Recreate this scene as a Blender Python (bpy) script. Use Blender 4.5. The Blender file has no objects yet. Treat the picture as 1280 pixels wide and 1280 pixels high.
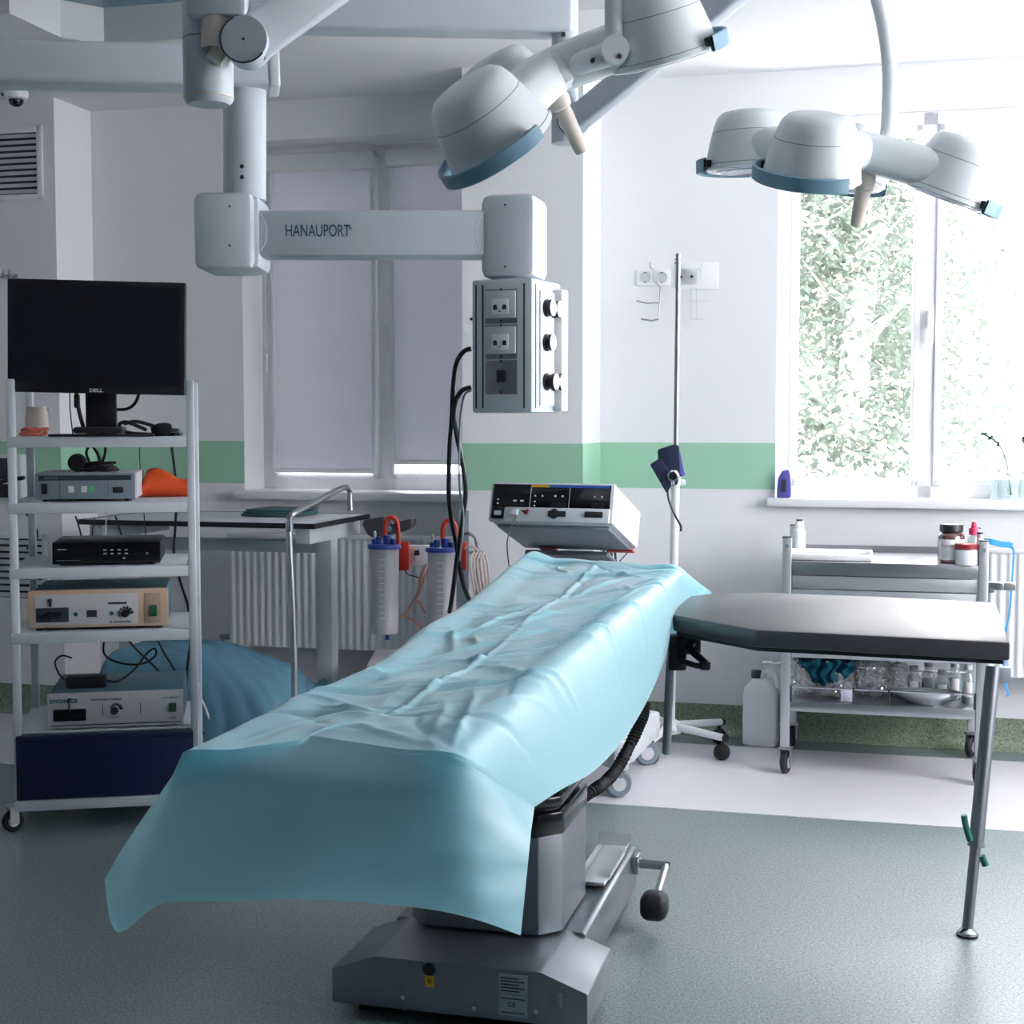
import bpy, bmesh, math, random
from mathutils import Vector as V, Matrix as Mx, Euler, noise
random.seed(7)
S = bpy.context.scene
COL = S.collection
rad = math.radians
# ------------------------------------------------------------------ camera model
F, H = 1800.0, 1.3
PIT = math.atan(115 / F)
CAM = V((0, 0, H))
def ray(u, v):
    a, b = (u - 640) / F, (640 - v) / F
    cp, sp = math.cos(PIT), math.sin(PIT)
    return V((a, cp + b * sp, -sp + b * cp))
def P(u, v, Y):
    d = ray(u, v); return CAM + d * (Y / d.y)
def PZ(u, v, z):
    d = ray(u, v); return CAM + d * ((z - H) / d.z)
RZ = rad(-14.3)
EX = V((math.cos(RZ), math.sin(RZ), 0)); EY = V((-math.sin(RZ), math.cos(RZ), 0))
RM = Mx.Rotation(RZ, 4, 'Z')
def PQ(u, v, q):
    d = ray(u, v); return CAM + d * (q / d.dot(EY))
def rq(u, q): return PQ(u, 525, q).dot(EX)
def room(r, q, z): return EX * r + EY * q + V((0, 0, z))

# ------------------------------------------------------------------ mesh builder
def catmull(pts, n=8):
    pts = [V(p) for p in pts]
    if len(pts) < 3: return pts
    out = []
    for i in range(len(pts) - 1):
        p0 = pts[max(i - 1, 0)]; p1 = pts[i]; p2 = pts[i + 1]; p3 = pts[min(i + 2, len(pts) - 1)]
        for k in range(n):
            t = k / n
            out.append(0.5 * ((2 * p1) + (p2 - p0) * t + (2 * p0 - 5 * p1 + 4 * p2 - p3) * t * t + (3 * p1 - p0 - 3 * p2 + p3) * t ** 3))
    out.append(pts[-1]); return out

class MB:
    def __init__(s, m=None):
        s.bm = bmesh.new(); s.m = m or Mx(); s.mi = 0
    def _add(s, fn):
        n0 = len(s.bm.verts); f0 = len(s.bm.faces)
        fn()
        s.bm.verts.ensure_lookup_table(); s.bm.faces.ensure_lookup_table()
        for f in s.bm.faces[f0:]: f.material_index = s.mi
    def box(s, c, d, bev=0, rot=None, seg=2):
        t = bmesh.new()
        bmesh.ops.create_cube(t, size=1)
        for v in t.verts: v.co = V((v.co.x * d[0], v.co.y * d[1], v.co.z * d[2]))
        if bev > 0:
            bmesh.ops.bevel(t, geom=t.edges[:], offset=min(bev, min(d) * .49), segments=seg, profile=.5, affect='EDGES')
        M = Mx.Translation(V(c)) @ (rot.to_4x4() if rot else Mx())
        s.merge(t, M); return s
    def bx(s, a, b, bev=0, rot=None):
        a, b = V(a), V(b)
        return s.box((a + b) / 2, [abs(x) for x in (b - a)], bev, rot)
    def merge(s, t, M=Mx()):
        M = s.m @ M
        vs = [s.bm.verts.new(M @ v.co) for v in t.verts]
        t.verts.index_update()
        for f in t.faces:
            try:
                nf = s.bm.faces.new([vs[v.index] for v in f.verts]); nf.material_index = s.mi
            except ValueError: pass
        t.free()
    def cyl(s, p0, p1, r0, r1=None, n=20, cap=True):
        return s.rings([p0, p1], [r0, r0 if r1 is None else r1], n, cap)
    def rings(s, pts, rs, n=12, cap=True, sq=None):
        pts = [s.m @ V(p) for p in pts]
        tan = [(pts[min(i + 1, len(pts) - 1)] - pts[max(i - 1, 0)]).normalized() for i in range(len(pts))]
        t = tan[0]; up = V((0, 0, 1)) if abs(t.z) < .9 else V((1, 0, 0))
        nx = t.cross(up).normalized(); rows = []
        for p, t, r in zip(pts, tan, rs):
            nx = (nx - t * nx.dot(t)); nx = nx.normalized() if nx.length > 1e-9 else t.orthogonal().normalized()
            ny = t.cross(nx)
            rows.append([s.bm.verts.new(p + (nx * math.cos(2 * math.pi * k / n) + ny * math.sin(2 * math.pi * k / n)) * r) for k in range(n)])
        for a, b in zip(rows, rows[1:]):
            for k in range(n):
                f = s.bm.faces.new((a[k], a[(k + 1) % n], b[(k + 1) % n], b[k])); f.material_index = s.mi
        if cap:
            for r_, rev in ((rows[0], True), (rows[-1], False)):
                f = s.bm.faces.new(r_[::-1] if rev else r_); f.material_index = s.mi
        return s
    def tube(s, pts, r, n=10, sub=8, cap=True):
        p = catmull(pts, sub); return s.rings(p, [r] * len(p), n, cap)
    def lathe(s, prof, M=Mx(), n=32, a0=0, a1=2 * math.pi, sx=1, sy=1):
        full = abs(a1 - a0 - 2 * math.pi) < 1e-6
        cnt = n if full else n + 1
        rows = []
        MM = s.m @ M
        for r, z in prof:
            if r < 1e-6: rows.append([s.bm.verts.new(MM @ V((0, 0, z)))])
            else: rows.append([s.bm.verts.new(MM @ V((sx * r * math.cos(a0 + (a1 - a0) * k / n), sy * r * math.sin(a0 + (a1 - a0) * k / n), z))) for k in range(cnt)])
        for a, b in zip(rows, rows[1:]):
            for k in range(n):
                k2 = (k + 1) % cnt
                q = [a[k % len(a)], a[k2 % len(a)], b[k2 % len(b)], b[k % len(b)]]
                q2 = []
                for v in q:
                    if v not in q2: q2.append(v)
                if len(q2) > 2:
                    f = s.bm.faces.new(q2); f.material_index = s.mi
        if full:
            for r_ in (rows[0], rows[-1]):
                if len(r_) > 2:
                    f = s.bm.faces.new(r_); f.material_index = s.mi
        return s
    def prism(s, poly, h0, h1, M=Mx(), bev=0):
        t = bmesh.new()
        a = [t.verts.new((x, y, h0)) for x, y in poly]; b = [t.verts.new((x, y, h1)) for x, y in poly]
        t.faces.new(a[::-1]); t.faces.new(b); n = len(poly)
        for k in range(n): t.faces.new((a[k], a[(k + 1) % n], b[(k + 1) % n], b[k]))
        if bev: bmesh.ops.bevel(t, geom=t.edges[:], offset=bev, segments=2, profile=.5, affect='EDGES')
        s.merge(t, M); return s
    def ball(s, c, r, sc=(1, 1, 1), rot=None, n=2):
        t = bmesh.new(); bmesh.ops.create_icosphere(t, subdivisions=n, radius=r)
        M = Mx.Translation(V(c)) @ (rot.to_4x4() if rot else Mx()) @ Mx.Diagonal((*sc, 1))
        s.merge(t, M); return s
    def grid(s, fn, nu, nv):
        g = [[s.bm.verts.new(s.m @ V(fn(i / nu, j / nv))) for j in range(nv + 1)] for i in range(nu + 1)]
        for i in range(nu):
            for j in range(nv):
                f = s.bm.faces.new((g[i][j], g[i + 1][j], g[i + 1][j + 1], g[i][j + 1])); f.material_index = s.mi
        return s
    def text(s, txt, size, M, sx=1.0, align='CENTER', ext=.0006, bold=0):
        c = bpy.data.curves.new('t', 'FONT'); c.body = txt; c.size = size; c.align_x = align; c.align_y = 'CENTER'; c.extrude = ext; c.offset = bold
        o = bpy.data.objects.new('t', c); COL.objects.link(o)
        me = bpy.data.meshes.new_from_object(o.evaluated_get(bpy.context.evaluated_depsgraph_get()))
        t = bmesh.new(); t.from_mesh(me)
        # text lies in XZ plane facing -Y
        s.merge(t, M @ Mx.Rotation(rad(90), 4, 'X') @ Mx.Diagonal((sx, 1, 1, 1)))
        bpy.data.objects.remove(o); bpy.data.curves.remove(c); bpy.data.meshes.remove(me); return s
    def build(s, name, mat, parent=None, world=False, ang=35, smooth=True, recalc=True):
        if recalc: bmesh.ops.recalc_face_normals(s.bm, faces=s.bm.faces[:])
        me = bpy.data.meshes.new(name)
        if parent and world:
            s.bm.transform(wm(parent).inverted())
        s.bm.to_mesh(me); s.bm.free()
        mats = mat if isinstance(mat, (list, tuple)) else [mat]
        for m in mats: me.materials.append(m)
        if smooth:
            me.polygons.foreach_set('use_smooth', [True] * len(me.polygons))
            me.set_sharp_from_angle(angle=rad(ang))
        o = bpy.data.objects.new(name, me); COL.objects.link(o)
        if parent: o.parent = parent
        return o
def wm(o):
    m = o.matrix_basis.copy()
    while o.parent:
        o = o.parent; m = o.matrix_basis @ m
    return m

def tag(o, label, cat, group=None):
    o['label'] = label; o['category'] = cat
    if group: o['group'] = group
    return o
def thing(name, label, cat, loc, rotz=0, group=None, rot=None):
    o = bpy.data.objects.new(name, None); COL.objects.link(o); o.empty_display_size = .05
    o.location = loc; o.rotation_euler = rot if rot else (0, 0, rotz)
    return tag(o, label, cat, group)
def struct(o): o['kind'] = 'structure'; return o
def dup(root, label=None, loc=None, rotz=None):
    def cp(o, par):
        c = o.copy(); COL.objects.link(c); c.parent = par
        for ch in o.children: cp(ch, c)
        return c
    r = cp(root, None)
    if loc is not None: r.location = loc
    if rotz is not None: r.rotation_euler = (0, 0, rotz)
    if label: r['label'] = label
    return r

# ------------------------------------------------------------------ materials
def lin(c):
    return tuple(((x / 255) / 12.92 if x / 255 <= .04045 else ((x / 255 + .055) / 1.055) ** 2.4) for x in c)
def mat(name, rgb, rough=.5, metal=0, spec=.5, noise_amt=0, noise_scale=30, bump=0, bscale=60, trans=0, alpha=1, coat=0):
    m = bpy.data.materials.new(name); m.use_nodes = True
    nt = m.node_tree; b = nt.nodes['Principled BSDF']
    c = (*lin(rgb), 1)
    b.inputs['Base Color'].default_value = c
    b.inputs['Roughness'].default_value = rough; b.inputs['Metallic'].default_value = metal
    b.inputs['Specular IOR Level'].default_value = spec
    b.inputs['Coat Weight'].default_value = coat
    b.inputs['Alpha'].default_value = alpha
    tc = nt.nodes.new('ShaderNodeTexCoord')
    if noise_amt:
        n = nt.nodes.new('ShaderNodeTexNoise'); n.inputs['Scale'].default_value = noise_scale; n.inputs['Detail'].default_value = 4
        nt.links.new(tc.outputs['Object'], n.inputs['Vector'])
        mx = nt.nodes.new('ShaderNodeMix'); mx.data_type = 'RGBA'
        mx.inputs['A'].default_value = tuple(x * (1 - noise_amt) for x in c[:3]) + (1,)
        mx.inputs['B'].default_value = tuple(min(1, x * (1 + noise_amt)) for x in c[:3]) + (1,)
        nt.links.new(n.outputs['Fac'], mx.inputs['Factor']); nt.links.new(mx.outputs['Result'], b.inputs['Base Color'])
    if bump:
        n = nt.nodes.new('ShaderNodeTexNoise'); n.inputs['Scale'].default_value = bscale; n.inputs['Detail'].default_value = 5
        nt.links.new(tc.outputs['Object'], n.inputs['Vector'])
        bp = nt.nodes.new('ShaderNodeBump'); bp.inputs['Strength'].default_value = bump; bp.inputs['Distance'].default_value = .01
        nt.links.new(n.outputs['Fac'], bp.inputs['Height']); nt.links.new(bp.outputs['Normal'], b.inputs['Normal'])
    return m
def brushed(name, rgb, rough=.35):
    m = mat(name, rgb, rough, 1); nt = m.node_tree; b = nt.nodes['Principled BSDF']
    tc = nt.nodes.new('ShaderNodeTexCoord'); mp = nt.nodes.new('ShaderNodeMapping'); mp.inputs['Scale'].default_value = (3, 3, 220)
    n = nt.nodes.new('ShaderNodeTexNoise'); n.inputs['Scale'].default_value = 6
    mr = nt.nodes.new('ShaderNodeMapRange'); mr.inputs['To Min'].default_value = rough - .06; mr.inputs['To Max'].default_value = rough + .08
    nt.links.new(tc.outputs['Object'], mp.inputs['Vector']); nt.links.new(mp.outputs['Vector'], n.inputs['Vector'])
    nt.links.new(n.outputs['Fac'], mr.inputs['Value']); nt.links.new(mr.outputs['Result'], b.inputs['Roughness'])
    return m
def speckle(name, base, dark, light, scale=260, rough=.35):
    m = mat(name, base, rough); nt = m.node_tree; b = nt.nodes['Principled BSDF']
    tc = nt.nodes.new('ShaderNodeTexCoord')
    n = nt.nodes.new('ShaderNodeTexNoise'); n.inputs['Scale'].default_value = scale; n.inputs['Detail'].default_value = 2
    n2 = nt.nodes.new('ShaderNodeTexNoise'); n2.inputs['Scale'].default_value = scale * .45; n2.inputs['Detail'].default_value = 1
    r = nt.nodes.new('ShaderNodeValToRGB'); e = r.color_ramp.elements
    e[0].position = .36; e[0].color = (*lin(dark), 1); e[1].position = .47; e[1].color = (*lin(base), 1)
    x = e.new(.6); x.color = (*lin(base), 1); x = e.new(.68); x.color = (*lin(light), 1)
    mx = nt.nodes.new('ShaderNodeMix'); mx.data_type = 'RGBA'; mx.blend_type = 'MULTIPLY'; mx.inputs['Factor'].default_value = .5
    mr = nt.nodes.new('ShaderNodeMapRange'); mr.inputs['From Min'].default_value = .3; mr.inputs['From Max'].default_value = .7; mr.inputs['To Min'].default_value = .65; mr.inputs['To Max'].default_value = 1.1
    nt.links.new(tc.outputs['Object'], n.inputs['Vector']); nt.links.new(tc.outputs['Object'], n2.inputs['Vector'])
    nt.links.new(n.outputs['Fac'], r.inputs['Fac']); nt.links.new(n2.outputs['Fac'], mr.inputs['Value'])
    nt.links.new(r.outputs['Color'], mx.inputs['A']); nt.links.new(mr.outputs['Result'], mx.inputs['B'])
    nt.links.new(mx.outputs['Result'], b.inputs['Base Color'])
    return m
def cloth(name, rgb, transl=.35, bump=.15, bscale=400, rough=.8):
    m = mat(name, rgb, rough, spec=.2, bump=bump, bscale=bscale); nt = m.node_tree; b = nt.nodes['Principled BSDF']
    t = nt.nodes.new('ShaderNodeBsdfTranslucent'); t.inputs['Color'].default_value = (*lin(rgb), 1)
    mx = nt.nodes.new('ShaderNodeMixShader'); mx.inputs['Fac'].default_value = transl
    o = nt.nodes['Material Output']
    nt.links.new(b.outputs[0], mx.inputs[1]); nt.links.new(t.outputs[0], mx.inputs[2]); nt.links.new(mx.outputs[0], o.inputs['Surface'])
    return m
def clear(name, rgb, body=.25, gloss=.12, rough=.05, bump=0):
    """thin clear sheet or wall: transparent mixed with a little body colour and gloss"""
    m = bpy.data.materials.new(name); m.use_nodes = True; nt = m.node_tree
    b = nt.nodes['Principled BSDF']; b.inputs['Base Color'].default_value = (*lin(rgb), 1); b.inputs['Roughness'].default_value = .4
    t = nt.nodes.new('ShaderNodeBsdfTransparent'); t.inputs['Color'].default_value = (1, 1, 1, 1)
    g = nt.nodes.new('ShaderNodeBsdfGlossy'); g.inputs['Roughness'].default_value = rough
    a = nt.nodes.new('ShaderNodeMixShader'); a.inputs['Fac'].default_value = body
    c = nt.nodes.new('ShaderNodeMixShader'); c.inputs['Fac'].default_value = gloss
    nt.links.new(t.outputs[0], a.inputs[1]); nt.links.new(b.outputs[0], a.inputs[2])
    nt.links.new(a.outputs[0], c.inputs[1]); nt.links.new(g.outputs[0], c.inputs[2])
    nt.links.new(c.outputs[0], nt.nodes['Material Output'].inputs['Surface'])
    return m
W_WALL = mat('wall_paint', (226, 227, 230), .75, noise_amt=.015, noise_scale=2, bump=.02, bscale=300)
W_DARK = mat('darkened_wall', (74, 84, 92), .6, noise_amt=.03, noise_scale=3)  # unseen front wall, colour darkened to cut fill light and steel reflections
W_CEIL = mat('ceiling_paint', (222, 223, 226), .8, bump=.02, bscale=200)
GREEN = mat('green_paint', (152, 198, 172), .6, noise_amt=.02, noise_scale=5)
FLOOR = speckle('floor_vinyl', (112, 132, 134), (60, 74, 76), (156, 166, 166), 170, .5)
FLOOR.node_tree.nodes['Principled BSDF'].inputs['Specular IOR Level'].default_value = 1.0
FLOOR.node_tree.nodes['Principled BSDF'].inputs['Coat Weight'].default_value = .6
FLOOR.node_tree.nodes['Principled BSDF'].inputs['Coat Roughness'].default_value = .35
BAND = mat('floor_band_vinyl', (218, 216, 224), .3, noise_amt=.02, noise_scale=8)
COVE = speckle('cove_vinyl', (134, 150, 128), (82, 98, 80), (170, 182, 160), 190, .5)
WHITE = mat('white_enamel', (226, 228, 232), .35, noise_amt=.01)
PVC = mat('white_pvc', (232, 233, 236), .4, noise_amt=.01)
PEND = mat('pendant_enamel', (196, 206, 215), .42, noise_amt=.01)
LAMPG = mat('lamp_shell', (208, 216, 220), .3, coat=.3, noise_amt=.01)
LAMPT = mat('lamp_bumper', (110, 146, 166), .4, noise_amt=.02)
CREAM = mat('cream_plastic', (214, 204, 194), .45, noise_amt=.01)
CARTW = mat('cart_white', (196, 204, 212), .4, noise_amt=.01)
BLACK = mat('black_plastic', (22, 23, 28), .45, noise_amt=.05)
BLKGL = mat('black_gloss', (14, 15, 19), .12, noise_amt=.02)
SCREEN = mat('screen_black', (22, 24, 34), .35, noise_amt=.02)
RUBBER = mat('rubber', (24, 25, 30), .6, noise_amt=.05)
PADB = mat('black_vinyl', (40, 38, 48), .5, bump=.05, bscale=250, noise_amt=.04)
PADB.node_tree.nodes['Principled BSDF'].inputs['Specular IOR Level'].default_value = 1.0
PADB.node_tree.nodes['Principled BSDF'].inputs['Coat Weight'].default_value = .5
PADB.node_tree.nodes['Principled BSDF'].inputs['Coat Roughness'].default_value = .35
NAVY = mat('navy_laminate', (24, 30, 72), .45, noise_amt=.03)
STEEL = brushed('stainless_steel', (176, 178, 184), .33)
STEELD = brushed('stainless_dull', (140, 143, 152), .42)
CHROME = mat('chrome', (205, 208, 214), .12, 1, noise_amt=.01)
ALU = mat('satin_aluminium', (190, 194, 200), .4, .75, noise_amt=.02)
GREYD = mat('grey_metal', (128, 140, 150), .5, noise_amt=.02)
GREYBLUE = mat('grey_blue_case', (112, 128, 140), .5, noise_amt=.02)
GREYL = mat('light_grey', (196, 200, 206), .45, noise_amt=.02)
BEIGE = mat('beige_case', (194, 168, 148), .5, noise_amt=.02)
PANELG = mat('panel_grey', (188, 188, 192), .5, noise_amt=.01)
TEALTOP = mat('teal_metal', (72, 108, 126), .5, noise_amt=.02)
ORANGE = mat('orange_plastic', (214, 78, 30), .5, noise_amt=.05)
CORAL = mat('coral_cable', (206, 110, 84), .5, noise_amt=.05)
REDT = mat('red_tube', (196, 50, 36), .35, noise_amt=.05)
BLUEL = mat('blue_lid', (34, 62, 150), .4, noise_amt=.03)
BLUET = mat('blue_tourniquet', (44, 150, 206), .5, noise_amt=.05)
TUBEW = mat('white_tubing', (214, 198, 192), .4, noise_amt=.03)
TUBEP = mat('pink_tubing', (206, 160, 144), .4, noise_amt=.05)
GREENL = mat('green_lever', (24, 108, 96), .45, noise_amt=.03)
YEL = mat('yellow_sticker', (212, 160, 30), .6, noise_amt=.04)
STICK = mat('sticker_white', (150, 166, 172), .6, noise_amt=.03)
INK = mat('ink_dark', (34, 44, 56), .6, noise_amt=.02)
INKB = mat('ink_blue', (40, 86, 118), .5, noise_amt=.02)
INKW = mat('ink_white', (206, 212, 218), .5, noise_amt=.02)
LEDG = mat('green_switch', (30, 92, 70), .35, noise_amt=.02)
BARB = mat('blue_bar', (40, 92, 170), .5, noise_amt=.02)
DRAPE = cloth('drape_nonwoven', (172, 232, 246), .46, .06, 500, .4)
DRAPE.node_tree.nodes['Principled BSDF'].inputs['Specular IOR Level'].default_value = 1.0
DRAPE.node_tree.nodes['Principled BSDF'].inputs['Sheen Weight'].default_value = .5
SHEET = cloth('blue_sheet', (108, 156, 178), .2, .1, 300)
TEALC = cloth('teal_cloth', (24, 92, 112), .15, .15, 300)
GREYC = cloth('grey_green_cloth', (70, 104, 112), .1, .15, 300)
BLIND = cloth('blind_fabric', (212, 212, 220), .16, .04, 600)
CUFF = cloth('navy_cuff', (36, 42, 66), .02, .25, 200)
GLASS = clear('window_glass', (240, 250, 250), .015, .06, .01)
JAR = clear('clear_plastic', (206, 202, 208), .5, .08, .2)
BOTG = clear('clear_glass', (190, 214, 216), .28, .14, .05)
LIQ = clear('liquid', (110, 156, 166), .6, .05, .05)
BAG = clear('plastic_bag', (226, 230, 234), .3, .3, .12)
AMBER = clear('amber_glass', (84, 26, 26), .8, .1, .08)
CANW = clear('milky_plastic', (236, 240, 246), .95, .06, .3)
PAPER = mat('paper', (232, 232, 236), .8, noise_amt=.02)
PINK = mat('pink_cap', (226, 62, 110), .4, noise_amt=.03)
REDL = mat('dark_red_lid', (140, 34, 44), .4, noise_amt=.03)
PURP = mat('purple_blue', (84, 84, 160), .5, noise_amt=.1)
LEAF = cloth('leaf', (92, 104, 94), .35, 0, 10)
BARK = mat('bark', (176, 172, 166), .8, noise_amt=.2, noise_scale=12)
STEM = mat('dark_green_stem', (24, 70, 56), .5, noise_amt=.1)
REFL = mat('lamp_reflector', (226, 228, 238), .15, .6, noise_amt=.02)
BASEM = mat('pale_plinth', (206, 202, 204), .5, noise_amt=.01)
GRASS = mat('lawn', (70, 76, 68), .9, noise_amt=.3, noise_scale=6)

# ------------------------------------------------------------------ room shell
QW, ZC, ZS = 5.93, 2.84, 2.69
QL, QC = 5.63, 5.56
r_lc = rq(120, QW); r_c0 = rq(578, QC); r_c1 = rq(728, QC)
RL, RR, QB = -4.7, 2.3, -1.6
w1a, w1b = rq(305, QW), rq(607, QW)
w2a, w2b = rq(970, QW), rq(970, QW) + 1.24
ZW0, ZW1 = .985, 2.52
TH = .34
b = MB(RM)
def wseg(r0, r1, z0, z1): b.bx((r0, QW, z0), (r1, QW + TH, z1))
wseg(RL, w1a, 0, ZC + .1); wseg(w1b, w2a, 0, ZC + .1); wseg(w2b, RR, 0, ZC + .1)
for a_, c_ in ((w1a, w1b), (w2a, w2b)): wseg(a_, c_, 0, ZW0); wseg(a_, c_, ZW1, ZC + .1)
b.bx((RL, QL, 0), (r_lc, QW + .01, ZC)); b.bx((r_c0, QC, 0), (r_c1, QW + .01, ZC))
struct(b.build('wall_back', W_WALL, smooth=False))
struct(MB(RM).bx((RL - .2, QB - .2, 0), (RL, QW + .3, ZC + .1)).build('wall_left', W_WALL, smooth=False))
struct(MB(RM).bx((RL - .2, QB - .2, 0), (RR + .2, QB, ZC + .1)).build('wall_front', W_DARK, smooth=False))
# right wall with a window added out of frame to let in side daylight
wq0, wq1 = 2.4, 5.0
b = MB(RM)
b.bx((RR, QB - .2, 0), (RR + .2, wq0, ZC + .1)).bx((RR, wq1, 0), (RR + .2, QW + TH, ZC + .1))
b.bx((RR, wq0, 0), (RR + .2, wq1, ZW0)).bx((RR, wq0, ZW1), (RR + .2, wq1, ZC + .1))
struct(b.build('wall_right', W_WALL, smooth=False))
struct(MB(RM).bx((RL - .2, QB - .2, -.1), (RR + .2, QW + TH, 0)).build('floor', FLOOR, smooth=False))
struct(MB(RM).bx((RL, 4.74, 0), (RR, 5.72, .0015)).build('trim_1', BAND, smooth=False))
b = MB(RM); b.bx((RL - .2, QB - .2, ZC), (RR + .2, QW + TH, ZC + .12))
QS = 4.9
s0 = P(12, 28, 5.03); rs = s0.dot(EX); qs = s0.dot(EY)
b.prism([(RL, qs), (rs, qs), (rs, QS - .13), (rs + .1, QS), (RR, QS), (RR, QW + .02), (RL, QW + .02)], ZS, ZC + .01)
struct(b.build('ceiling', W_CEIL, smooth=False))
# green stripe, cove
b = MB(RM); z0, z1, e = 1.018, 1.207, .002
b.bx((RL, QL - e, z0), (r_lc + e, QL + .001, z1)).bx((r_lc, QL - e, z0), (r_lc + e, QW, z1)).bx((r_lc, QW - e, z0), (w1a, QW + .001, z1))
b.bx((r_c0 - e, QC - e, z0), (r_c1 + e, QC + .001, z1)).bx((r_c1 - .001, QC - e, z0), (r_c1 + e, QW, z1)).bx((r_c0 - e, QC - e, z0), (r_c0 + .001, QW, z1))
b.bx((r_c1, QW - e, z0), (w2a, QW + .001, z1))
struct(b.build('trim_2', GREEN, smooth=False))
b = MB(RM)
def cove(r0, q0, r1, q1, nx, ny):
    prof = [(0.0, .125), (.004, .125), (.004, .06), (.012, .03), (.03, .01), (.055, .002), (.055, 0), (0, 0)]
    L = []
    for r, q in ((r0, q0), (r1, q1)):
        L.append([b.bm.verts.new(RM @ V((r + nx * o, q + ny * o, z))) for o, z in prof])
    for k in range(len(prof)):
        k2 = (k + 1) % len(prof); b.bm.faces.new((L[0][k], L[0][k2], L[1][k2], L[1][k]))
cove(RL, QL, r_lc, QL, 0, -1); cove(r_lc, QL, r_lc, QW, 1, 0); cove(r_lc, QW, r_c0, QW, 0, -1)
cove(r_c0, QC, r_c1, QC, 0, -1); cove(r_c1, QC, r_c1, QW, 1, 0); cove(r_c0, QC, r_c0, QW, -1, 0); cove(r_c1, QW, RR, QW, 0, -1)
struct(b.build('baseboard_back', COVE))

# ------------------------------------------------------------------ windows
def window(name, ra, rb, q, splits, depth=.21, sill_over=.03, M=None, sillout=.1):
    w = rb - ra
    o = bpy.data.objects.new(name, None); COL.objects.link(o); struct(o)
    o.location = M.to_translation() if M else room(ra, q, 0); o.rotation_euler = (0, 0, M.to_euler().z if M else RZ)
    f = MB(); y0, y1 = depth, depth + .07
    f.bx((0, y0, ZW0), (.05, y1, ZW1)).bx((w - .05, y0, ZW0), (w, y1, ZW1)).bx((0, y0, ZW1 - .05), (w, y1, ZW1)).bx((0, y0, ZW0), (w, y1, ZW0 + .05))
    edges = [0.05] + splits + [w - .05]
    for s_ in splits: f.bx((s_ - .03, y0, ZW0), (s_ + .03, y1, ZW1), .004)
    panes = []
    for i in range(len(edges) - 1):
        a = edges[i] + (.03 if i else 0); c = edges[i + 1] - (.03 if i < len(edges) - 2 else 0)
        z0, z1 = ZW0 + .05, ZW1 - .05; t = .028
        f.bx((a, y0 - .012, z0), (a + t, y1 - .01, z1), .004).bx((c - t, y0 - .012, z0), (c, y1 - .01, z1), .004)
        f.bx((a, y0 - .012, z0), (c, y1 - .01, z0 + t), .004).bx((a, y0 - .012, z1 - t), (c, y1 - .01, z1), .004)
        panes.append((a + t, c - t, z0 + t, z1 - t))
    f.build('window_frame', PVC, o, ang=30)
    g = MB()
    for a, c, z0, z1 in panes: g.bx((a, y0 + .03, z0), (c, y0 + .034, z1))
    g.build('window_glass', GLASS, o, smooth=False)
    if splits:
        h = MB(); hx = splits[0] + .012
        h.box((hx, y0 - .018, 1.7), (.024, .012, .07), .004).box((hx, y0 - .04, 1.66), (.018, .016, .12), .006).cyl((hx, y0 - .02, 1.71), (hx, y0 - .045, 1.71), .008)
        h.build('window_handle', PVC, o)
    sl = MB(); sl.bx((-.03, -sillout, ZW0 - .035), (w + .03, y0, ZW0 + .001), .008); sl.build('window_sill', PVC, o)
    return o, panes, y0
w1, panes1, wy = window('window_1', w1a, w1b, QW, [rq(481, QW + .2) - w1a], .21, sillout=.06)
w2, panes2, wy2 = window('window_2', w2a, w2b, QW, [rq(1157, QW + .1) - w2a], .1, sillout=.05)
w3, panes3, _ = window('window_added', 0, wq1 - wq0, 0, [(wq1 - wq0) / 2], .08, M=Mx.Translation(room(RR, wq1, 0)) @ Mx.Rotation(RZ - math.pi / 2, 4, 'Z'))  # added unseen window, sized and placed for light from the right
def blind(i, label, zb):
    a, c, z0, z1 = panes1[i]
    t = thing('roller_blind', label, 'blind', room(w1a, QW, 0), RZ, 'roller blinds in the left window')
    y = wy - .03
    k = MB(); k.bx((a - .03, y - .045, z1 - .03), (c + .03, y + .012, z1 + .045), .012); k.build('cassette', PVC, t)
    k = MB(); k.bx((a - .022, y - .006, z0 - .005), (a - .004, y + .014, z1 - .02), .003).bx((c + .004, y - .006, z0 - .005), (c + .022, y + .014, z1 - .02), .003); k.build('guide_rail', PVC, t)
    k = MB(); k.bx((a - .006, y, zb), (c + .006, y + .0012, z1 - .01)); k.build('fabric', BLIND, t, smooth=False)
    k = MB(); k.bx((a - .006, y - .006, zb - .014), (c + .006, y + .008, zb + .006), .004); k.build('bottom_bar', PVC, t)
    if i == 0:
        k = MB(); k.tube([(a - .036, y - .03, z1 - .02), (a - .037, y - .03, 1.9), (a - .036, y - .03, 1.62)], .0022, 6); k.build('bead_chain', PVC, t)
        k = MB(); k.box((a - .036, y - .032, 1.56), (.018, .012, .085), .005); k.build('chain_tensioner', PVC, t)
blind(0, 'wider roller blind pulled down in the left sash of the shaded window', 1.075)
blind(1, 'roller blind in the right sash, stopped a little higher than its neighbour', 1.115)

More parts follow.
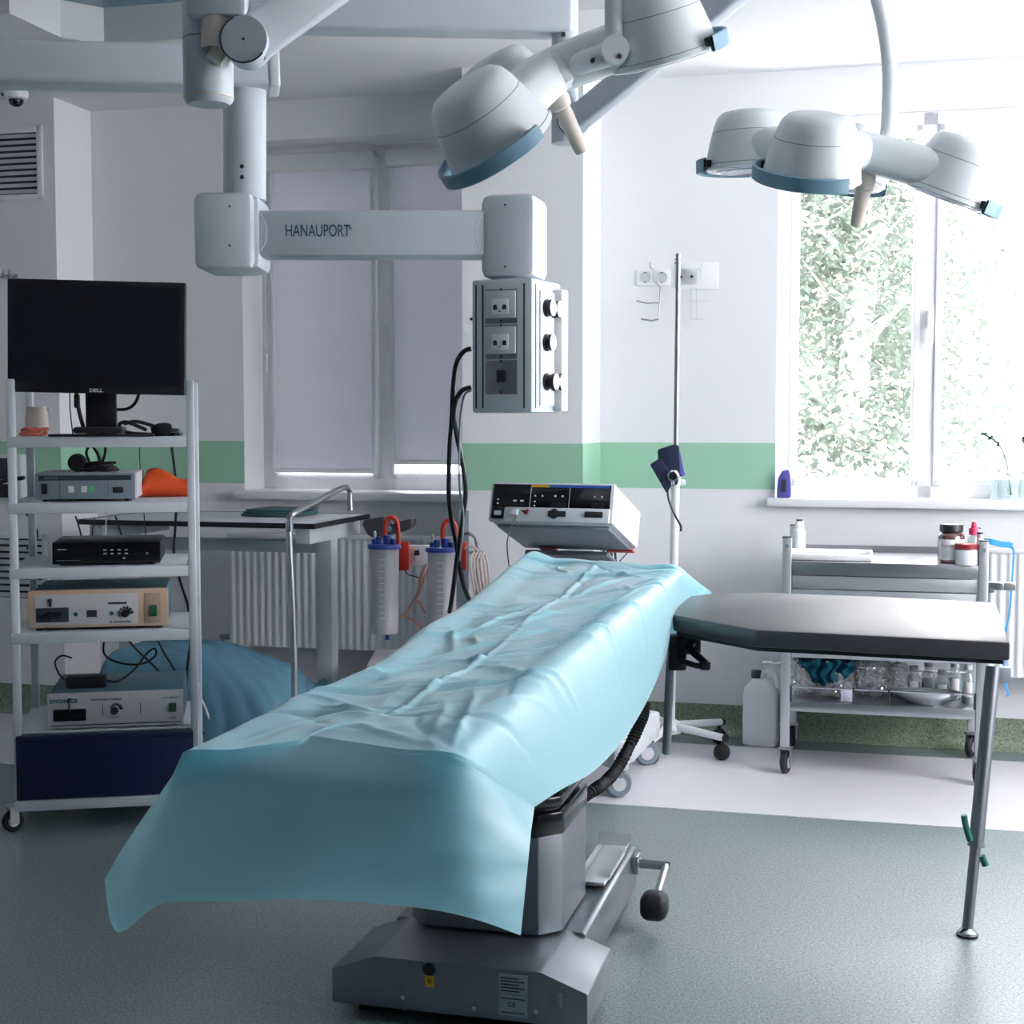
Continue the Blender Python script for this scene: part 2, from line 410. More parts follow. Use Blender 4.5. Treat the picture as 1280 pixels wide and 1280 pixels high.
# ------------------------------------------------------------------ outdoors
def tree(label, loc, h, seed, lean=0, n=1500, spread=1.6):
    rnd = random.Random(seed)
    t = thing('tree', label, 'tree', loc, 0, 'trees outside the right window')
    tr = MB(); top = V((lean, 0, h))
    pts = [V((0, 0, 0)), V((lean * .2 + rnd.uniform(-.1, .1), 0, h * .35)), V((lean * .6, .1, h * .7)), top]
    cp = catmull(pts, 6); tr.rings(cp, [.13 * (1 - .75 * i / len(cp)) for i in range(len(cp))], 10)
    tr.build('trunk', BARK, t)
    br = MB(); tips = []
    for i in range(18):
        f = rnd.uniform(.25, .98); p = cp[int(f * (len(cp) - 1))]
        a = rnd.uniform(0, 6.28); L = spread * rnd.uniform(.5, 1.1)
        e = p + V((math.cos(a) * L, math.sin(a) * L * .7, rnd.uniform(-.3, .7)))
        m = (p + e) / 2 + V((0, 0, rnd.uniform(-.1, .3)))
        c = catmull([p, m, e], 5); br.rings(c, [.035 * (1 - .8 * j / len(c)) for j in range(len(c))], 6)
        tips += c[3:]
        for _ in range(3):
            q = c[rnd.randint(3, len(c) - 1)]; e2 = q + V((rnd.uniform(-.5, .5), rnd.uniform(-.4, .4), rnd.uniform(-.4, .3)))
            br.rings([q, e2], [.012, .004], 5); tips += [e2, (q + e2) / 2]
    br.build('branches', BARK, t)
    lf = MB()
    for _ in range(n * 5):
        c = rnd.choice(tips) + V((rnd.gauss(0, .22), rnd.gauss(0, .22), rnd.gauss(0, .18)))
        s_ = rnd.uniform(.02, .05); R = Euler((rnd.uniform(-1, 1), rnd.uniform(-1, 1), rnd.uniform(0, 6.28))).to_matrix()
        vs = [lf.bm.verts.new(c + R @ V(q) * s_) for q in ((-1, 0, 0), (0, -.45, .05), (1, 0, 0), (0, .45, .05))]
        lf.bm.faces.new(vs)
    lf.build('foliage', LEAF, t, smooth=False, recalc=False)
tree('leafy tree with a pale trunk straight outside the bright window', P(1062, 640, 9.2) * V((1, 1, 0)), 4.2, 3, .3, 2200, .85)
tree('tree further off whose boughs fill the left half of the bright window', P(1005, 640, 11) * V((1, 1, 0)), 4.6, 5, .2, 2600, 1.1)
tree('tree furthest from the building, behind the two nearer trees', P(1075, 640, 12.5) * V((1, 1, 0)), 5.0, 8, -.1, 2600, 1.0)
struct(MB().bx((-14, 7.6, -.45), (18, 26, -.4)).build('ground_lawn', GRASS, smooth=False))

# ------------------------------------------------------------------ helpers for repeated fittings
def caster(par, x, y, r=.04, w=.022, ang=0, z=0, fork=STEEL, wheel=RUBBER, top=None):
    M = Mx.Translation((x, y, z)) @ Mx.Rotation(ang, 4, 'Z')
    f = MB(M); top = top or 2 * r + .03
    f.box((0, 0, 2 * r + .012), (.04, w + .022, .008), .002)
    zf = r * (.8 if w < .04 else 1.5)
    for sg in (-1, 1): f.box((0, sg * (w / 2 + .007), (zf + 2 * r + .012) / 2), (.028, .004, 2 * r + .012 - zf))
    f.cyl((0, 0, 2 * r + .01), (0, 0, top), .011)
    c = f.build('caster', fork, par)
    k = MB(M @ Mx.Translation((0, 0, r)) @ Mx.Rotation(rad(90), 4, 'X'))
    k.lathe([(r * .55, -w / 2), (r * .85, -w / 2), (r, -w * .28), (r, w * .28), (r * .85, w / 2), (r * .55, w / 2)], n=24)
    k.build('wheel', wheel, c)
    k = MB(M @ Mx.Translation((0, 0, r)) @ Mx.Rotation(rad(90), 4, 'X'))
    k.lathe([(0, -w / 2 - .002), (r * .5, -w / 2 - .002), (r * .56, -w / 2 + .003), (r * .56, w / 2 - .003), (r * .5, w / 2 + .002), (0, w / 2 + .002)], n=20)
    k.build('wheel_hub', GREYL, c)
    return c
def pile(cx, cy, cz, rx, ry, h, r, loops=6, seed=1):
    rnd = random.Random(seed); pts = []
    for i in range(loops * 8):
        a = i / 8 * 2 * math.pi; k = rnd.uniform(.55, 1)
        pts.append((cx + rx * k * math.cos(a) + rnd.uniform(-.006, .006), cy + ry * k * math.sin(a), cz + r + h * abs(math.sin(i * .31 + seed)) * rnd.uniform(.3, 1)))
    return pts

# ------------------------------------------------------------------ endoscopy cart (left)
CA = rad(10.5); CR = V((P(14, 525, 4.5).x, 4.5, 0))
CMAT = Mx.Translation(CR) @ Mx.Rotation(CA, 4, 'Z')
cex = V((math.cos(CA), math.sin(CA), 0)); cey = V((-math.sin(CA), math.cos(CA), 0))
def cx_(u, yl):   # local x on the cart for picture column u at local depth yl
    d = ray(u, 525); t = (yl + CR.dot(cey)) / d.dot(cey); return (d * t - CR).dot(cex)
def cw(x, y, z): return CMAT @ V((x, y, z))
CWD = cx_(238, 0); ZSH = [1.248, 1.041, .836, .631, .314]
cart = thing('equipment_cart', 'tall white equipment cart on castors with five shelves and a navy drawer', 'cart', CR, CA)
for x in (0, CWD):
    for y in (0, .4):
        MB().box((x, y, .755), (.024, .034, 1.345), .004).build('post', CARTW, cart)
for z in ZSH[:4]:
    b = MB(); b.bx((-.014, -.014, z - .006), (CWD - .014, .42, z), .002).bx((-.014, -.019, z - .034), (CWD - .014, -.012, z), .003)
    b.bx((-.014, .41, z - .034), (CWD - .014, .418, z), .002).bx((-.014, -.012, z - .034), (-.008, .41, z)).bx((CWD - .02, -.012, z - .034), (CWD - .014, .41, z))
    b.build('shelf', CARTW, cart)
b = MB(); b.bx((.012, .0, .1), (CWD - .012, .41, .312), .003); b.build('cabinet', CARTW, cart)
b = MB(); b.bx((-.012, -.014, .31), (CWD - .012, .42, .316), .002); b.build('shelf', CARTW, cart)
d = MB().bx((-.004, -.03, .102), (CWD - .004, -.002, .3), .004).build('drawer', NAVY, cart)
MB().bx((-.004, -.036, .288), (CWD - .004, -.02, .308), .006).build('drawer_lip', NAVY, d)
MB().bx((-.012, -.03, .066), (CWD + .012, .42, .1), .004).build('plinth', CARTW, cart)
for z in (.69, .37): MB().bx((CWD - .006, .02, z), (CWD + .004, .38, z + .018), .003).build('side_rail', ALU, cart)
for x, y, a in ((-.02, -.01, .5), (CWD + .01, .0, 1.2), (0, .39, .2), (CWD, .39, .9)): caster(cart, x, y, .034, .02, a, top=.075)

def onshelf(name, label, cat, x, y, z, group=None): return thing(name, label, cat, cw(x, y, z), CA, group)
# monitor
mx0, mx1 = cx_(8, -.03), cx_(234, -.03); mw = mx1 - mx0; mh = mw * .643
mon = onshelf('monitor', 'wide black flat-screen monitor standing switched off on the top cart shelf', 'monitor', (mx0 + mx1) / 2, .06, ZSH[0] + .008)
zc = P(121, 422, 4.55).z - ZSH[0] - .008
Mm = Mx.Translation((0, -.08, zc)) @ Mx.Rotation(rad(-7), 4, 'Z') @ Mx.Rotation(rad(1.2), 4, 'Y')
b = MB(Mm); b.box((0, .012, 0), (mw, .03, mh), .004).box((0, .04, 0), (mw * .72, .04, mh * .7), .02); b.build('housing', BLACK, mon)
b = MB(Mm); b.box((0, -.0035, .006), (mw - .03, .002, mh - .045)); b.build('screen', SCREEN, mon, smooth=False)
b = MB(Mm); b.text('DELL', .015, Mx.Translation((0, -.0045, -mh / 2 + .0095)), 1.25, bold=.0005); b.build('brand_mark', INKW, mon, smooth=False)
st = MB(); st.box((0, .03, .08), (.096, .025, .2), .006).box((0, -.02, .012), (.15, .17, .02), .008); st.build('stand', BLACK, mon)
k = onshelf('keyboard', 'flat black keyboard slab lying under the monitor stand', 'keyboard', cx_(127, .0) , .02, ZSH[0])
MB().box((0, .0, .004), (.32, .1, .008), .003).build('case', BLACK, k)
# shelf-top clutter
j = onshelf('plastic_jug', 'small cream jug at the left end of the top cart shelf', 'jug', cx_(46, .22), .22, ZSH[0])
b = MB(); b.lathe([(.0, 0), (.036, 0), (.038, .02), (.035, .08), (.031, .095), (.029, .095), (.032, .08), (.0, .01)], n=28); b.build('body', CREAM, j)
b = MB(); b.box((.036, 0, .084), (.016, .016, .012), .004); b.build('spout', CREAM, j)
b = MB(); b.tube(pile(0, 0, 0, .042, .03, .022, .0045, 5, 3), .0045, 8, 5)
o = b.build('cable_coil', CORAL); o.location = cw(cx_(44, .08), .05, ZSH[0]); tag(o, 'small heap of coral orange cable beside the cream jug', 'cable')
vc = onshelf('camera_cable', 'looped black camera cable with a fat connector right of the monitor stand', 'cable', cx_(195, .06), .06, ZSH[0])
b = MB(); b.tube([(-.03, 0, .02), (-.09, -.01, .045), (-.115, 0, .035), (-.09, .02, .012), (-.02, .02, .006), (.05, .03, .006), (.078, 0, .008)], .006, 10)
b.tube([(-.1, .01, .04), (-.06, .0, .047), (0, .01, .03)], .006, 10); b.build('lead', RUBBER, vc)
b = MB(); b.lathe([(0, -.03), (.014, -.03), (.02, -.02), (.022, .0), (.02, .02), (.012, .035), (0, .035)], Mx.Translation((.015, 0, .021)) @ Mx.Rotation(rad(80), 4, 'Y'), 20); b.build('connector', BLACK, vc)
b = MB(); b.tube([(.05, 0, .02), (.07, -.01, .018), (.076, .01, .01), (.06, .02, .008)], .007, 8); b.build('plug', GREYBLUE, vc)
# monitor leads behind
b = MB(CMAT); b.tube([(cx_(97, .1), .07, 1.40), (cx_(98, .1), .08, 1.36), (cx_(101, .1), .09, 1.31), (cx_(107, .12), .1, 1.26)], .0065, 10)
b.box((cx_(98, .1), .07, 1.36), (.018, .018, .045), .005)
o = b.build('video_plug', BLACK); tag(o, 'thick black video plug and lead hanging behind monitor, left of its stand', 'cable')
b = MB(CMAT); b.tube([(cx_(177, .1), .07, 1.40), (cx_(170, .1), .08, 1.355), (cx_(158, .1), .09, 1.335), (cx_(140, .1), .09, 1.335)], .005, 8)
o = b.build('power_lead', BLACK); tag(o, 'black lead curving from monitor to stand on its right', 'cable')
b = MB(CMAT); b.tube([(cx_(88, .1), .1, 1.4), (cx_(88, .1), .1, 1.33), (cx_(90, .1), .12, 1.249)], .002, 6)
o = b.build('thin_wire', BLACK); tag(o, 'thin black wire hanging straight down left of the video plug', 'cable')

# device 1: grey-blue console
def feet(w, dp, par, h=.008, m=BLACK):
    for sx in (-1, 1):
        for sy in (0.03, dp - .03):
            MB().cyl((sx * (w / 2 - .03), sy, 0), (sx * (w / 2 - .03), sy, h), .011, n=14).build('foot', m, par)
x0, x1 = cx_(42, .03), cx_(170, .03); w = x1 - x0; h = .084
d1 = onshelf('video_processor', 'grey-blue console with dark top band on the second shelf under a heap of cable', 'console', (x0 + x1) / 2, .03, ZSH[1])
MB().bx((-w / 2, 0, .008), (w / 2, .3, .008 + h), .004).build('case', GREYL, d1)
fp = MB().bx((-w / 2, -.008, .009), (w / 2 - .006, .002, .007 + h), .003).build('front_panel', GREYBLUE, d1)
MB().bx((-w / 2 + .012, -.0095, h - .016), (w / 2 - .018, -.007, h)).build('name_band', INK, fp, smooth=False)
MB().text('SONY', .012, Mx.Translation((-w / 2 + .05, -.01, h - .008)), 1.3).build('lettering', GREYBLUE, fp, smooth=False)
MB().bx((-w / 2 + .022, -.012, .026), (-w / 2 + .038, -.006, .058), .002).build('power_switch', BLACK, fp)
MB().bx((w / 2 - .075, -.011, .028), (w / 2 - .042, -.006, .046), .001).build('socket', BLACK, fp)
for x in (-.055, -.015): MB().bx((x, -.0098, .03), (x + .018, -.007, .05), .001).build('button', GREYL, fp)
MB().bx((.008, -.0098, .03), (.024, -.007, .05), .001).build('indicator', mat('green_led_cap', (80, 170, 110), .4), fp)
b = MB()
for x in (-w / 2 + .075, w / 2 - .09): b.bx((x, -.0088, .012), (x + .001, -.007, h - .02))
b.build('panel_seam', INK, fp, smooth=False)
feet(w, .3, d1)
b = MB(); b.tube(pile(0, 0, 0, .075, .05, .03, .0045, 9, 5), .0045, 8, 5); b.tube([(-.01, 0, .02), (-.025, 0, .06), (-.01, 0, .085), (.01, 0, .06), (.02, .0, .03)], .0045, 8); b.tube([(.02, .02, .03), (.03, .02, .06), (.032, .02, .1)], .0045, 8)
b.lathe([(0, -.02), (.026, -.02), (.03, 0), (.026, .02), (0, .02)], Mx.Translation((-.045, -.03, .03)) @ Mx.Rotation(rad(90), 4, 'X'), 20)
o = b.build('cable_heap', BLACK); o.location = cw(cx_(116, .1), .12, ZSH[1] + h + .008); tag(o, 'tangled black cable heaped on top of the grey-blue console', 'cable')
# orange pouch
b = MB(CMAT)
px0, px1 = cx_(172, .3), cx_(240, .3)
def pouch(u, v):
    x = px0 + (px1 - px0) * u; a = v * 2 * math.pi
    hh = .03 + .022 * math.sin(math.pi * min(1, u * 1.2 + .1)) * (1 - .45 * u); hh *= min(1, .35 + u * 4)
    return (x, .3 + .05 * math.cos(a), ZSH[1] + hh + hh * math.sin(a))
b.grid(pouch, 18, 20)
o = b.build('orange_pouch', ORANGE); tag(o, 'bright orange pouch lying at the back of the second shelf', 'pouch')
# device 2 black recorder
x0, x1 = cx_(62, .03), cx_(198, .03); w = x1 - x0; h = .07
d2 = onshelf('video_recorder', 'slim black recorder box with tiny buttons on the third cart shelf', 'recorder', (x0 + x1) / 2, .03, ZSH[2])
MB().bx((-w / 2, 0, .007), (w / 2, .26, .007 + h), .005).build('case', BLACK, d2)
fp = MB().bx((-w / 2, -.006, .007), (w / 2, .002, .006 + h), .003).build('front_panel', BLKGL, d2)
b = MB()
for i in range(4):
    for jx in range(2): b.bx((-.01 + i * .022, -.0075, .036 + jx * .012), (.0 + i * .022, -.005, .041 + jx * .012))
b.bx((.05, -.0075, .02), (.058, -.005, .027)); b.bx((w / 2 - .045, -.0075, .034), (w / 2 - .038, -.005, .041))
b.build('button_row', GREYD, fp, smooth=False)
b = MB(); b.bx((-w / 2 + .015, -.0072, .052), (-w / 2 + .045, -.005, .056)).bx((-w / 2 + .012, -.0072, .018), (-w / 2 + .085, -.005, .0195)); b.build('printed_line', GREYD, fp, smooth=False)
feet(w, .26, d2, .007)
# device 3 beige light source
x0, x1 = cx_(30, .02), cx_(207, .02); w = x1 - x0; h = .122
d3 = onshelf('light_source', 'beige-framed console with round dial and green switch on the fourth cart shelf', 'console', (x0 + x1) / 2, .02, ZSH[3])
MB().bx((-w / 2 + .01, .004, .01), (w / 2 - .006, .33, .006 + h), .006).build('case', TEALTOP, d3)
fp = MB().bx((-w / 2, -.012, .01), (w / 2, .012, .01 + h), .008).build('front_bezel', BEIGE, d3)
MB().bx((-w / 2 + .022, -.0145, .02), (w / 2 - .095, -.01, h - .004), .002).build('control_panel', PANELG, fp)
MB().bx((w / 2 - .075, -.0145, .02), (w / 2 - .022, -.01, h - .004), .003).build('switch_recess', mat('beige_shade', (176, 152, 132), .5), fp)
MB().bx((w / 2 - .056, -.022, .044), (w / 2 - .035, -.012, .078), .003).build('power_switch', LEDG, fp)
MB().bx((-w / 2 + .025, -.017, .03), (-w / 2 + .125, -.012, .076), .003).build('lamp_port', INK, fp)
b = MB(); Mr = Mx.Translation((-w / 2 + .07, -.017, .052)) @ Mx.Rotation(rad(90), 4, 'X')
b.lathe([(0, .012), (.012, .012), (.014, 0), (0, 0)], Mr, 18); b.lathe([(0, .012), (.009, .012), (.01, 0), (0, 0)], Mx.Translation((.028, 0, .004)) @ Mr, 16); b.box((-w / 2 + .048, -.02, .05), (.02, .008, .008))
b.build('connector', BLACK, fp)
b = MB(); b.cyl((-w / 2 + .07, -.018, .08), (-w / 2 + .07, -.018, .1), .004, n=10).ball((-w / 2 + .07, -.019, .1), .007); b.build('lever', BLACK, fp)
MB().bx((-.035, -.0165, .044), (-.005, -.014, .066), .001).build('display', INK, fp, smooth=False)
for x in (-.07, .04): MB().lathe([(0, .004), (.006, .004), (.007, 0), (0, 0)], Mx.Translation((x, -.014, .054)) @ Mx.Rotation(rad(90), 4, 'X'), 16).build('push_button', INKB, fp)
MB().lathe([(0, .014), (.012, .014), (.013, 0), (0, 0)], Mx.Translation((.083, -.014, .054)) @ Mx.Rotation(rad(90), 4, 'X'), 20).build('dial', BLACK, fp)
b = MB(); b.bx((.03, -.0165, .084), (.088, -.014, .09)).bx((.035, -.0165, .024), (.04, -.014, .029)).bx((.045, -.0165, .0255), (.1, -.014, .0285))
for i in range(7):
    a = rad(200 - i * 32); b.box((.083 + .019 * math.cos(a), -.015, .054 + .019 * math.sin(a)), (.004 + i * .0012, .002, .004 + i * .0008), rot=Mx.Rotation(-a, 3, 'Y'))
b.build('printing', INK, fp, smooth=False)
feet(w, .3, d3, .01)
# device 4 xenon light source
x0, x1 = cx_(52, .0), cx_(224, .0); w = x1 - x0; h = .112
d4 = onshelf('xenon_light_source', 'white-fronted light source with blue-grey lid on the shelf above the navy drawer', 'console', (x0 + x1) / 2, .0, ZSH[4] + .002)
MB().bx((-w / 2 + .003, .006, .006), (w / 2 - .003, .36, .006 + h), .003).build('case', TEALTOP, d4)
fp = MB().bx((-w / 2, -.006, .006), (w / 2, .008, .006 + h), .003).build('front_panel', PANELG, d4)
MB().bx((-w / 2 + .018, -.012, .03), (-w / 2 + .118, -.005, .068), .002).build('lamp_port', BLKGL, fp)
b = MB(); b.text('DYONICS', .017, Mx.Translation((-w / 2 + .05, -.0068, .093)), 1.15, bold=.0007); b.text('EP-1 XENON', .008, Mx.Translation((w / 2 - .038, -.0068, .094)), 1.0); b.build('lettering', INKB, fp, smooth=False)
b = MB(); b.text('XENON LIGHT SOURCE', .008, Mx.Translation((-.03, -.0068, .095)), 1.1, bold=.0002); b.text('INTENSITY', .006, Mx.Translation((-.006, -.0068, .036)), 1.2); b.text('Power', .007, Mx.Translation((w / 2 - .035, -.0068, .03)))
for x in (-.042, .075): b.bx((x, -.0072, .044), (x + .002, -.0055, .08))
b.bx((-w / 2 + .008, -.0072, .014), (w / 2 - .008, -.0055, .017))
for i in range(6):
    a = rad(150 - i * 28); b.box((0 + .0165 * math.cos(a), -.0065, .062 + .0165 * math.sin(a)), (.007, .0015, .003 + i * .0016), rot=Mx.Rotation(-a + rad(90), 3, 'Y'))
b.build('printing', INK, fp, smooth=False)
MB().lathe([(0, .014), (.011, .014), (.012, 0), (0, 0)], Mx.Translation((-.004, -.006, .058)) @ Mx.Rotation(rad(90), 4, 'X'), 20).build('dial', BLACK, fp)
MB().bx((w / 2 - .046, -.014, .048), (w / 2 - .022, -.006, .078), .003).build('power_switch', LEDG, fp)
b = MB(); b.cyl((-w / 2 + .068, -.012, .06), (-w / 2 + .068, -.012, .096), .003, n=10).ball((-w / 2 + .068, -.013, .097), .0075); b.build('lever', BLACK, fp)
feet(w, .3, d4, .006)
pa = onshelf('power_adapter', 'black brick power adapter lying on the blue-grey lid', 'power adapter', cx_(103, .12), .1, ZSH[4] + .002 + h + .006)
MB().box((0, 0, .019), (.125, .06, .038), .006).build('brick', BLACK, pa)
b = MB(); b.tube([(.06, 0, .02), (.1, -.01, .018), (.15, .02, .05), (.19, .03, .1), (.215, .03, .115), (.215, .03, .09), (.17, .03, .065), (.1, .04, .07), (.05, .06, .1), (.06, .08, .17), (.09, .1, .2)], .0035, 8)
b.tube([(-.06, 0, .02), (-.085, .01, .04), (-.1, .02, .08), (-.08, .03, .1), (-.05, .04, .09)], .003, 8); b.build('lead', BLACK, pa)
# hanging leads behind the shelves
def lead(name, label, uvs, yl, r=.003, m=BLACK):
    b = MB(CMAT); pts = []
    for u, v in uvs:
        x = cx_(u, yl); w_ = cw(x, yl, 0); pts.append((x, yl, P(u, v, w_.y).z))
    b.tube(pts, r, 8); o = b.build(name, m); return tag(o, label, 'cable', 'leads hanging behind the cart shelves')
YB = .44
lead('hanging_lead', 'thinner of two long black leads dropping behind the right ends of the upper shelves', [(173, 548), (175, 600), (178, 640), (181, 690)], YB, .0018)
lead('hanging_lead', 'long thick black lead running down beside the right cart post', [(213, 548), (219, 610), (217, 660), (215, 690), (222, 725), (232, 760), (234, 800), (229, 840), (228, 880), (240, 905), (250, 918)], YB, .0045)
lead('hanging_lead', 'black lead looping out past the left post by the low wall grille', [(28, 640), (40, 655), (44, 668), (40, 680), (30, 686)], YB, .003)
lead('hanging_lead', 'straight black lead slanting down to the left of the recorder', [(92, 645), (97, 662), (103, 690)], .43, .003)
lead('hanging_lead', 'thin black lead just right of the leftmost slanting lead above the recorder', [(116, 648), (113, 664), (112, 690)], .43, .002)
lead('hanging_lead', 'pale grey lead hanging behind the middle of the recorder', [(130, 640), (130, 660), (127, 690)], .43, .002, GREYL)
lead('hanging_lead', 'black lead slanting down to the right behind the recorder', [(142, 645), (148, 664), (154, 692)], .43, .003)
lead('hanging_lead', 'upper black lead slanting right behind the blue-grey lid', [(155, 800), (170, 816), (185, 830), (200, 845)], .42, .0035)
lead('hanging_lead', 'second black lead slanting right behind the blue-grey lid, nearer the post', [(193, 800), (200, 815), (208, 828), (216, 842)], .42, .0035)
lead('hanging_lead', 'grey hose slanting to the floor beside the right cart post', [(247, 875), (255, 895), (262, 918), (266, 940)], .5, .006, GREYL)

# ------------------------------------------------------------------ fittings on the left column
def onwall(name, label, cat, u, v, q, group=None):
    return thing(name, label, cat, PQ(u, v, q), RZ, group)
def wsz(px, u, q): return px * PQ(u, 525, q).y / F
def grille(label, u0, u1, v0, v1, n, q):
    t = onwall('wall_vent', label, 'vent', (u0 + u1) / 2, (v0 + v1) / 2, q, 'wall vents')
    a, c = PQ(u0, v0, q), PQ(u1, v1, q); w = (c - a).dot(EX); h = a.z - c.z
    f = MB(); fr = .028
    f.bx((-w / 2, -.012, -h / 2), (-w / 2 + fr, 0, h / 2), .003).bx((w / 2 - fr, -.012, -h / 2), (w / 2, 0, h / 2), .003).bx((-w / 2, -.012, h / 2 - fr), (w / 2, 0, h / 2), .003).bx((-w / 2, -.012, -h / 2), (w / 2, 0, -h / 2 + fr), .003)
    f.build('frame', WHITE, t)
    MB().bx((-w / 2 + .01, -.003, -h / 2 + .01), (w / 2 - .01, -.001, h / 2 - .01)).build('backing', INK, t, smooth=False)
    s = MB()
    for i in range(n):
        z = -h / 2 + fr + (h - 2 * fr) * (i + .5) / n
        s.box((0, -.007, z), (w - 2 * fr, .002, (h - 2 * fr) / n * .82), rot=Mx.Rotation(rad(-32), 3, 'X'))
    s.build('slats', GREYL, t, smooth=False)
grille('white louvred vent high on the left wall below the dome camera', -45, 55, 162, 250, 10, QL)
grille('white louvred vent low on the left wall behind the cart shelves', -30, 62, 664, 756, 9, QL)
c = P(20, 122, 6.2); c.z = ZS
cam = thing('security_camera', 'white dome security camera on the ceiling at the far left', 'camera', c)
MB().lathe([(0, 0), (.05, 0), (.052, -.012), (.046, -.03), (.032, -.036), (0, -.036)], n=32).build('housing', WHITE, cam)
MB().lathe([(.03, -.034), (.031, -.042), (.026, -.054), (.016, -.063), (0, -.066)], n=24).build('dome', BLKGL, cam)
MB().cyl((-.045, -.02, -.018), (-.05, -.026, -.02), .006, n=10).build('screw', INK, cam)
t = onwall('wall_bracket', 'small chrome hook bracket on the wall above the monitor corner', 'bracket', 12, 346, QL)
b = MB(); b.box((0, -.006, 0), (.09, .012, .02), .003)
for x in (-.03, .0, .03): b.tube([(x, -.01, 0), (x, -.04, -.005), (x, -.05, .01), (x, -.045, .03)], .004, 8)
b.build('hook_plate', CHROME, t)
t = onwall('wall_monitor', 'grey wall-mounted unit with dark screen behind left cart post', 'monitor', 8, 596, QL)
MB().bx((-.12, -.05, -.1), (.105, 0, .1), .008).build('case', GREYL, t)
MB().bx((-.11, -.053, -.01), (.08, -.049, .085), .002).build('screen', INK, t)
MB().bx((-.11, -.053, -.09), (.05, -.049, -.03), .002).build('connector_strip', BLACK, t)
b = MB(); b.tube([(-.11, -.06, -.03), (-.02, -.075, -.03), (.06, -.07, -.01), (.13, -.06, .0)], .009, 8); b.build('hose', BLACK, t)

# ------------------------------------------------------------------ radiators
def radiator(label, u0, u1, z0, z1, q):
    ra, rb = rq(u0, q), rq(u1, q); w = rb - ra
    t = thing('radiator', label, 'radiator', room(ra, q, 0), RZ)
    n = int(w / .034) * 8; b = MB()
    def f(u, v):
        x = u * w; ph = (x / .034) % 1; g = max(0, min(1, (abs(ph - .5) - .16) / .16)); e = min(1, v / .06, (1 - v) / .06)
        return (x, .0 + .007 * g * e, z0 + v * (z1 - z0))
    b.grid(f, n, 24); b.build('front_panel', WHITE, t, ang=60)
    MB().bx((0, .012, z0), (w, .06, z1 - .004), .003).build('back_panel', WHITE, t)
    b = MB(); b.bx((-.004, -.004, z1 - .012), (w + .004, .064, z1 + .006), .003); b.build('top_grille', WHITE, t)
    b = MB(); b.cyl((-.055, .03, z0 + .03), (0, .03, z0 + .03), .012).cyl((-.045, .03, z0 + .03), (-.045, .03, 0.0), .008); b.build('valve', GREYD, t)
    for x in (.12, w - .12): MB().bx((x - .015, .06, z0 + .1), (x + .015, QW - q - .002, z1 - .1)).build('bracket', GREYL, t)
radiator('white ribbed radiator under the shaded window behind the steel-legged table', 283, 585, .31, .80, QW - .13)
radiator('white ribbed radiator under the bright window, right of the steel trolley', 1238, 1420, .31, .80, QW - .13)

# ------------------------------------------------------------------ side table with black edge
TY = 5.3
c0 = PZ(393, 655, .915); rt, qt = c0.dot(EX), c0.dot(EY)
tl = rt - .98
tb = thing('side_table', 'white-topped work table with thin black edge and grey steel legs', 'table', room((rt + tl) / 2, qt, 0), RZ)
hw = (rt - tl) / 2
MB().bx((-hw + .004, .004, .895), (hw - .004, .596, .914), .001).build('tabletop', GREYL, tb)
b = MB(); b.bx((-hw, 0, .896), (hw, .006, .9155)).bx((-hw, .594, .896), (hw, .6, .9155)).bx((-hw, 0, .896), (-hw + .006, .6, .9155)).bx((hw - .006, 0, .896), (hw, .6, .9155)); b.build('black_edging', BLACK, tb, smooth=False)
for sx in (-1, 1):
    x = sx * (hw - .06)
    MB().bx((x - .03, .03, .835), (x + .03, .57, .894), .004).build('cross_beam', GREYL, tb)
    MB().bx((x - .032, .24, .04), (x + .032, .31, .84), .006).build('leg', GREYL, tb)
    MB().bx((x - .03, .05, .0), (x + .03, .55, .045), .006).build('foot', GREYL, tb)
b = MB(); b.bx((-hw + .09, .26, .78), (hw - .09, .29, .83), .003); b.build('stretcher', GREYL, tb)
b = MB(Mx.Translation(PZ(350, 644, .916)) @ Mx.Rotation(RZ - .1, 4, 'Z'))
def foldc(zz, sc):
    return lambda u, v: ((u - .5) * .24 * sc + .006 * math.sin(9 * v + zz * 300), (v - .5) * .22 * sc + .006 * math.sin(8 * u), zz + .006 * math.sin(5 * u + 3 * v) * u)
for i in range(3):
    b.box((0.004 * i, .003 * i, .006 + i * .009), (.24 - .01 * i, .21, .009), .004)
b.ball((.09, .02, .028), .03, (1.6, 1.4, .22))
o = b.build('folded_cloth', GREYC); tag(o, 'folded grey-green cloth lying on the white-topped table', 'cloth')
# steel rail standing beside it
hp = P(366, 870, 5.0)
b = MB(); YH = 5.02
pA = P(369, 905, YH); pA.z = 0.012
pts = [pA, P(368, 860, YH), P(366, 770, YH), P(362, 680, YH), P(361, 655, YH), P(363, 646, YH), P(369, 641, YH + .02), P(390, 630, YH + .2), P(415, 616, YH + .42), P(428, 610, YH + .55), P(434, 610, YH + .58), P(437, 616, YH + .6), P(438, 638, YH + .6)]
hr = thing('hand_rail', 'bent chrome tube rail standing in front of the white-topped table', 'rail', (pA.x, pA.y, 0))
b.tube(pts, .0115, 14, 6); b.build('tube', STEEL, hr, world=True)
q_ = pA.copy(); MB().cyl(V((q_.x, q_.y, 0)), V((q_.x, q_.y, .03)), .017).build('rubber_tip', RUBBER, hr, world=True)
MB().cyl(P(362, 664, YH), P(361.6, 650, YH), .0135).build('collar', CHROME, hr, world=True)

